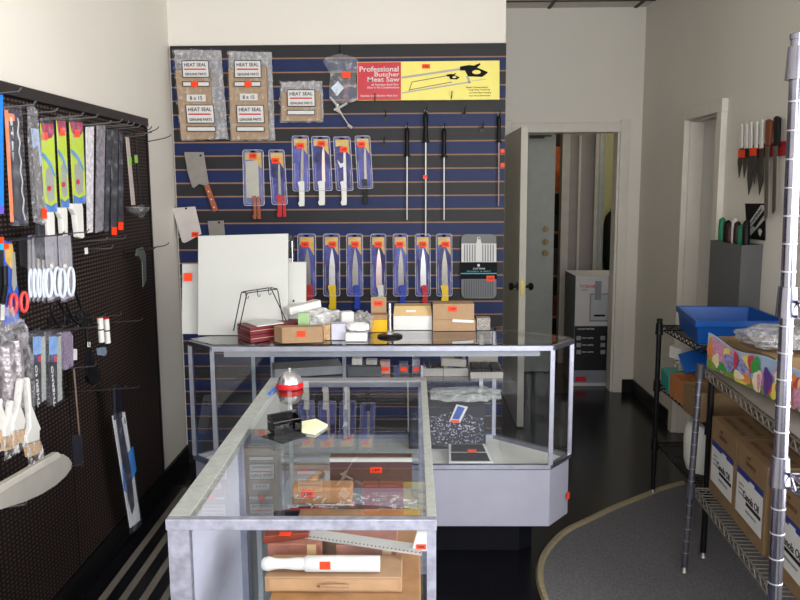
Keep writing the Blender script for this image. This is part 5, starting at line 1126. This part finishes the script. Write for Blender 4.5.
# tall chrome unit, near right
CC = mat('bright_chrome', '80808e', .22, 1, var=.1, ns=20)
tu = thing('chrome_wire_shelf', 'tall bright chrome wire shelving unit at the right edge', 'shelving unit', (.92, 1.1, 0))
for a, c in ((.722, 1.46), (1.16, 1.46), (1.16, .62), (.79, .62)): post(tu, a, c, 1.836, CC, r=.0127, groove=1, collars=(1.80, 1.372, 1.045, .2), cm=CC, tilt=(-.0208, 0))
for z in (1.79, 1.36, 1.03, .2):
    o = wire_shelf(tu, .722-.0208*z+.014, 1.146-.0208*z, .635, 1.447, z, CC, h=.03, pitch=.03)
# ------------------------------------------------------------------ things on the black unit
bl = mat('blue_tub', '0b4c9c', .35, var=.02)
zb = .8885; zt = .99
t = thing('blue_basin', 'bright blue plastic basin on top of the black wire shelf', 'basin', (1.44, 3.66, zb))
R0 = [(1.222, 3.37), (1.60, 3.35), (1.61, 3.76), (1.282, 3.80)]; r0 = inset(R0, .012); i1 = inset(R0, .004); i0 = inset(R0, .016)
def loft(b, A, za, C, zc):
    va = [b.bm.verts.new((*p, za)) for p in A]; vc = [b.bm.verts.new((*p, zc)) for p in C]
    for i in range(len(A)): b.bm.faces.new([va[i], va[(i+1) % len(A)], vc[(i+1) % len(A)], vc[i]])
    return va, vc
R0 = R0; b = B(); loft(b, r0, zb, R0, zt); loft(b, i0, zb+.005, i1, zt); loft(b, i1, zt, R0, zt)
b.bm.faces.new([b.bm.verts.new((*p, zb)) for p in r0]); b.bm.faces.new([b.bm.verts.new((*p, zb+.005)) for p in i0]); b.build('tub', bl, t)
RO = inset(R0, -.007); b = B(); loft(b, RO, zt-.022, RO, zt+.004); loft(b, RO, zt+.004, i1, zt+.004); loft(b, i1, zt+.0038, i1, zt-.01); loft(b, R0, zt-.022, RO, zt-.022); b.build('rolled_rim', bl, t)
zm = .5885
o = B().plan([(1.215, 3.685), (1.53, 3.685), (1.53, 3.88), (1.24, 3.88)], zm, zm+.085).build('teal_bin', mat('teal_plastic', '1f8f88', .4, var=.05), bevel=.008); tag(o, 'teal plastic tub on the middle black shelf', 'tub')
o = B().blob((1.40, 3.78, zm+.117), (.24, .18, .06), 31, .3, 4).build('clear_bag_heap', film('pale_bag', 'cfd6d4', .4, .2, 1, 30, .4), smooth=True); tag(o, 'pale crumpled bag lying in the teal tub', 'plastic bag')
o = B().obox((1.33, 3.80, zm+.176), (.12, .09, .055), rz=.3).build('white_carton', PAPER); tag(o, 'small white carton on top of the teal tub', 'box')
t = thing('plastic_cover', 'bright blue plastic cover leaning over the teal tub', 'lid', (1.42, 3.52, zm)); B().obox((1.36, 3.62, zm+.19), (.22, .012, .13), rx=-1.0, rz=-.2, ry=-.35).build('cover', bl, t, bevel=.004)
for k, (x0, x1, y0, y1, h, lab, m) in enumerate(((1.215, 1.55, 3.43, 3.665, .105, 'orange-brown open carton behind the silver post', mat('orange_card', 'a86c40', .7, var=.08)), (1.195, 1.58, 3.222, 3.415, .125, 'plain brown open carton nearest the silver shelf', CARDD))):
    t = thing('open_carton', lab, 'box', ((x0+x1)/2, (y0+y1)/2, zm)); b = B(); w_ = .004
    b.box(x0, x1, y0, y1, zm, zm+w_); b.box(x0, x1, y0, y0+w_, zm+w_, zm+h); b.box(x0, x1, y1-w_, y1, zm+w_, zm+h); b.box(x0, x0+w_, y0+w_, y1-w_, zm+w_, zm+h); b.box(x1-w_, x1, y0+w_, y1-w_, zm+w_, zm+h); b.build('carton', m, t)
    B().box(x0+w_, x1-w_, y0+.012, y1-.012, zm+h*.5, zm+h*.62).build('inner_flap', m, t)
zl = .2885
t = thing('white_pail', 'round white pail on the lowest black shelf behind the silver post', 'pail', (1.37, 3.50, zl))
B().lathe((1.335, 3.48, zl), [(.085, 0), (.100, .05), (.104, .14), (.100, .19), (.088, .215)], 28).build('pail', WHITEP, t, smooth=True)
B().lathe((1.335, 3.48, zl+.2155), [(.092, 0), (.092, .008), (.08, .012)], 28).build('pail_lid', WHITEP, t, smooth=True)
# ------------------------------------------------------------------ things on the silver unit
TOPA = TA; TA = lambda x, y: (TAB(x, y)[0]+.012, TAB(x, y)[1])
z3 = .3745
def oil(k, c0, c1, lab, full=True):
    p = [TA(.06, c0), TA(.365, c0), TA(.365, c1), TA(.06, c1)]; h = .30
    t = thing('oil_carton', lab, 'box', (*TA(.17, (c0+c1)/2), z3), 'canola oil cartons')
    B().plan(p[::-1], z3, z3+h).build('carton', CARDD, t, bevel=.002)
    nrm = -ux; f = lambda s, z, o=.0006: Vector((*TA(.06, c0+(c1-c0)*s), z))+Vector((*(nrm*o), 0))
    def panel(s0, s1, za, zb_, m, nm, o=.0006, sl=0):
        B().prism([f(s0, za, o), f(s1, za, o), f(s1, zb_, o), f(s0, zb_, o)], Vector((*(nrm*.0008), 0))).build(nm, m, t)
    panel(.07, .93, z3+.05, z3+.19, PAPER, 'white_label'); panel(.07, .93, z3+.19, z3+.212, INKB, 'blue_band')
    rt = Vector((*(uy*(1 if c1 > c0 else -1)), 0)); up = Vector((0,0,1))
    ce = f(.5, z3+.125, .0018); text('Canola Oil', INK, t, f(.57, z3+.135, .0018), rt, up, .026, .15)
    panel(.42, .9, z3+.105, z3+.117, INK, 'black_band', .0016); text('PREMIUM QUALITY', mat('grey_ink', '777a80', .6), t, f(.6, z3+.085, .0018), rt, up, .010, .10)
    for q in range(3): text('vegetable oil', mat('grey_ink', '777a80'), t, f(.24, z3+.16-.017*q, .0018), rt, up, .008, .05)
    panel(.5, .66, z3+.172, z3+.2, PAPER, 'label_crest', .0018)
    text('THIS WAY UP', mat('brown_ink', '5a3f26', .7), t, f(.5, z3+.25, .0008), rt, up, .016, .09); text('oil', mat('brown_ink', '5a3f26'), t, f(.42, z3+.273, .0008), rt, up, .012, .03)
    for j in range(3):
        a = TA(.10+.055*j, c0+(c1-c0)*.5); text('HANDLE WITH CARE', mat('brown_ink', '5a3f26'), t, Vector((a[0], a[1], z3+h+.0006)), rt, Vector((*ux, 0))*-1, .022, .22)
oil(0, -.03, -.318, 'canola oil carton furthest from the camera, beside the white pail')
oil(1, -.323, -.612, 'canola oil carton in the middle of the lower silver shelf')
oil(2, -.66, -.95, 'canola oil carton seen behind the chrome post')
# fruit printed carton on top
_dn = Vector((.045, -.51)).normalized(); _rx = Vector((-_dn.y, _dn.x))
def TA(x, y): v = Vector((1.15, 3.045))+_rx*(x-.06)+_dn*(-(y+.03)); return (v.x, v.y)
ux0, uy0, th0 = ux, uy, th; ux = _rx; th = math.atan2(_rx.y, _rx.x)
t = thing('fruit_carton', 'open carton printed with colourful fruit on the upper silver shelf', 'box', (*TA(.2, -.5), .8665)); z4 = .8665
def fruitmat():
    m = bpy.data.materials.new('fruit_print'); m.use_nodes = True; N = m.node_tree.nodes; L = m.node_tree.links; p = N['Principled BSDF']; p.inputs['Roughness'].default_value = .4
    tc = N.new('ShaderNodeTexCoord'); nz = N.new('ShaderNodeTexNoise'); nz.inputs['Scale'].default_value = 9; nz.inputs['Detail'].default_value = 2
    v = N.new('ShaderNodeTexVoronoi'); v.inputs['Scale'].default_value = 19; v.feature = 'F1'
    L.new(tc.outputs['Object'], nz.inputs['Vector']); mx = N.new('ShaderNodeMix'); mx.data_type = 'RGBA'; mx.inputs[0].default_value = .12
    L.new(tc.outputs['Object'], mx.inputs[6]); L.new(nz.outputs['Color'], mx.inputs[7]); L.new(mx.outputs[2], v.inputs['Vector'])
    s = N.new('ShaderNodeSeparateColor'); L.new(v.outputs['Color'], s.inputs[0]); r = N.new('ShaderNodeValToRGB'); r.color_ramp.interpolation = 'CONSTANT'
    cols = ['b56a8e', 'd8c9b0', '5b3f86', '6f8f3c', 'c94a3c', 'd8a84a', '9a86b8', '8fae4a', 'd07a9a', 'e0cc6a']
    el = r.color_ramp.elements; el[0].color = lin(cols[0]); el[1].position = .95; el[1].color = lin(cols[-1])
    for i in range(1, 9): e_ = el.new(i/10); e_.color = lin(cols[i])
    L.new(s.outputs[0], r.inputs['Fac']); L.new(r.outputs['Color'], p.inputs['Base Color']); return m
FR = fruitmat()
c0, c1 = -.03, -.90; w_ = .004; base = [TA(.06, c0), TA(.36, c0), TA(.36, c1), TA(.06, c1)]
SKYC = mat('sky_card', '9fb6d4', .5, var=.12, ns=9); GRASS = mat('grass_print', '7f9a3f', .5, var=.25, ns=25)
# side facing the aisle with a dipping top edge
N_ = 24; hh = lambda s: z4+.136-.022*math.sin(min(1, s/.5)*math.pi)**2-.01*s
b = B()
for i in range(N_):
    s0, s1 = i/N_, (i+1)/N_; A = TA(.06, c0+(c1-c0)*s0); C = TA(.06, c0+(c1-c0)*s1); A2 = TA(.064, c0+(c1-c0)*s0); C2 = TA(.064, c0+(c1-c0)*s1)
    b.hexa([(*A, z4), (*C, z4), (*C2, z4), (*A2, z4), (*A, hh(s0)), (*C, hh(s1)), (*C2, hh(s1)), (*A2, hh(s0))])
b.build('printed_side', SKYC, t)
def fp(poly, m, nm, o):
    P = [Vector((*TA(.06-o, c0+(c1-c0)*s), z)) for s, z in poly]; B().prism(P, Vector((*(ux*.0007), 0))).build(nm, m, t)
fp([(.005, z4+.002), (.995, z4+.002), (.995, z4+.03), (.75, z4+.035), (.5, z4+.03), (.25, z4+.04), (.005, z4+.05)], GRASS, 'printed_grass', .0012)
rnd = random.Random(4)
fcol = [mat('print_pink', 'c98fae', .5, var=.3, ns=90), mat('print_purple', '5a3a88', .5, var=.3, ns=90), mat('print_green', '3f9a4a', .5, var=.2, ns=60), mat('print_orange', 'd88a4a', .5, var=.2, ns=60), mat('print_cream', 'e6d8b8', .5, var=.1), mat('print_yellow', 'e2d068', .5, var=.1), mat('print_red', 'c2405a', .5, var=.2, ns=60), mat('print_stripe', '8a8cc0', .5, var=.6, ns=70)]
rn2 = random.Random(9)
shp = tuple((rn2.uniform(.02, .98), rn2.uniform(.02, .10), rn2.uniform(.03, .07), rn2.uniform(.02, .04), rn2.choice((0, 7, 4, 5, 0, 3, 6))) for _ in range(34))+((.045, .075, .03, .05, 3), (.12, .09, .06, .055, 0), (.10, .045, .05, .03, 4), (.19, .085, .04, .03, 5), (.22, .06, .08, .035, 7), (.27, .08, .03, .035, 6), (.33, .06, .08, .03, 7), (.36, .03, .06, .02, 3), (.43, .085, .055, .04, 2), (.45, .04, .05, .045, 4), (.46, .04, .022, .035, 0), (.52, .055, .05, .05, 1), (.58, .03, .05, .03, 5), (.60, .055, .035, .03, 6), (.66, .04, .06, .04, 3), (.74, .05, .06, .045, 0), (.82, .045, .05, .04, 1), (.90, .04, .06, .035, 5), (.30, .03, .07, .016, 4), (.16, .03, .06, .018, 2))
for k, (s, z, rs, rz_, ci) in enumerate(shp):
    P = []
    for i in range(14):
        a = 2*math.pi*i/14; q = 1+.22*math.sin(3*a+k); sa = s+rs*.6*q*math.cos(a); za = z4+z+rz_*.6*q*math.sin(a)*1.5
        P.append((min(.99, max(.005, sa)), min(hh(min(.99, max(.005, sa)))-.003, max(z4+.002, za))))
    fp(P, fcol[ci], 'printed_fruit', .002+.00012*k)
b = B(); b.plan(base[::-1], z4, z4+.004)
def wallseg(A, C, h):
    d = Vector((C[0]-A[0], C[1]-A[1])).normalized(); n = Vector((-d.y, d.x))*.004
    b.hexa([(*A, z4+.0045), (*C, z4+.0045), (C[0]+n.x, C[1]+n.y, z4+.0045), (A[0]+n.x, A[1]+n.y, z4+.0045), (*A, z4+h), (*C, z4+h), (C[0]+n.x, C[1]+n.y, z4+h), (A[0]+n.x, A[1]+n.y, z4+h)])
wallseg(TA(.066, c0-.004), TA(.356, c0-.004), .12); wallseg(TA(.356, c0-.01), TA(.356, c1+.01), .13); wallseg(TA(.066, c1+.004), TA(.354, c1+.004), .07)
b.build('carton_body', CARDD, t)
fp([(.02, z4+.128), (.06, z4+.128), (.06, z4+.125), (.02, z4+.12)], fcol[5], 'printed_yellow', .004)
A = TA(.215, -.30); o = B().obox((A[0], A[1], z4+.07), (.26, .34, .12), rz=th).build('inner_carton', CARDD); tag(o, 'plain brown carton inside the fruit-printed carton', 'box')
A = TA(.2, -.32); o = B().blob((A[0], A[1], z4+.172), (.30, .22, .08), 41, .2, 5).build('shiny_bag', film('foil_bag', 'b4b4b8', .5, .15, 1, 40, .4, .3), smooth=True); tag(o, 'shiny crinkled clear bag lying on the inner brown carton', 'plastic bag')
q = at(752, 594, z=.02); o = B().obox((.96, 2.26, .0075+.05), (.09, .06, .10), rz=.3).build('wood_block', mat('block_wood', '8a6a4c', .6, var=.15)); tag(o, 'short wooden block on the carpet under the silver shelf', 'block')
# ------------------------------------------------------------------ big electronics carton in the doorway
ya = 6.12; x0 = at(574.5, 330, y=ya).x; x1 = x0+.40; zt = at(590, 276, y=ya).z
t = thing('printer_carton', 'large white and black electronics carton standing in the far doorway', 'box', ((x0+x1)/2, ya+.2, 0))
B().box(x0, x1, ya, ya+.42, .002, zt).build('carton', mat('pale_carton_print', 'b9b7b9', .5, var=.04), t)
B().box(x0-.0012, x0-.0004, ya, ya+.42, .003, zt-.001).build('dark_side', mat('dark_side_print', '55585a', .5, var=.1), t)
zm = at(590, 326, y=ya).z; zb = at(590, 386, y=ya).z
yy = ya-.001
B().box(x0+.001, x1-.001, yy, ya-.0002, .03, zm).build('black_panel', mat('black_print', '16171c', .4, var=.1), t)
B().box(x0+.001, x1-.001, yy-.0008, yy-.0001, .03, .13).build('grey_fade', mat('grey_fade', '7f828c', .45, var=.15, ns=8), t)
def bx(px0, px1, py0, py1, m, nm, o=.0018, th=.0008):
    a, c = at(px0, py0, y=ya), at(px1, py1, y=ya); return B().box(a.x, c.x, ya-o, ya-o+th, c.z, a.z).build(nm, m, t)
tx('TOSHIBA', INKR, t, 589, 286.5, ya-.0012, 3.4, 19); tx('e-STUDIO', INK, t, 584.5, 290, ya-.0012, 1.3, 6)
bx(590, 612, 293.5, 321.5, mat('machine_edge', '6f7378', .5), 'printed_machine_edge', .0012); bx(591, 612, 294.5, 320, mat('machine_grey', 'a3a6ac', .5), 'printed_machine', .0022)
bx(594, 605, 314.5, 316.5, INK, 'printed_slot', .003); bx(595, 601, 281, 300, mat('grey_tape', '7c8088', .4), 'tape_strip', .0042)
tx('COLOR PRINTER', PAPER, t, 586, 329, ya-.0016, 1.6, 17)
for yy_ in (338, 345, 352):
    bx(576.5, 581, yy_-2, yy_+2, mat('icon_grey', '8d9096', .5), 'printed_icon', .002); tx('laser quality', PAPER, t, 588, yy_, ya-.0016, 2, 11)
    bx(600.5, 605, yy_-2, yy_+2, mat('icon_grey', '8d9096'), 'printed_icon', .002)
bx(575.2, 586, 376.5, 381.5, INKR, 'red_patch', .003)
# hooks and loose tags near the corner
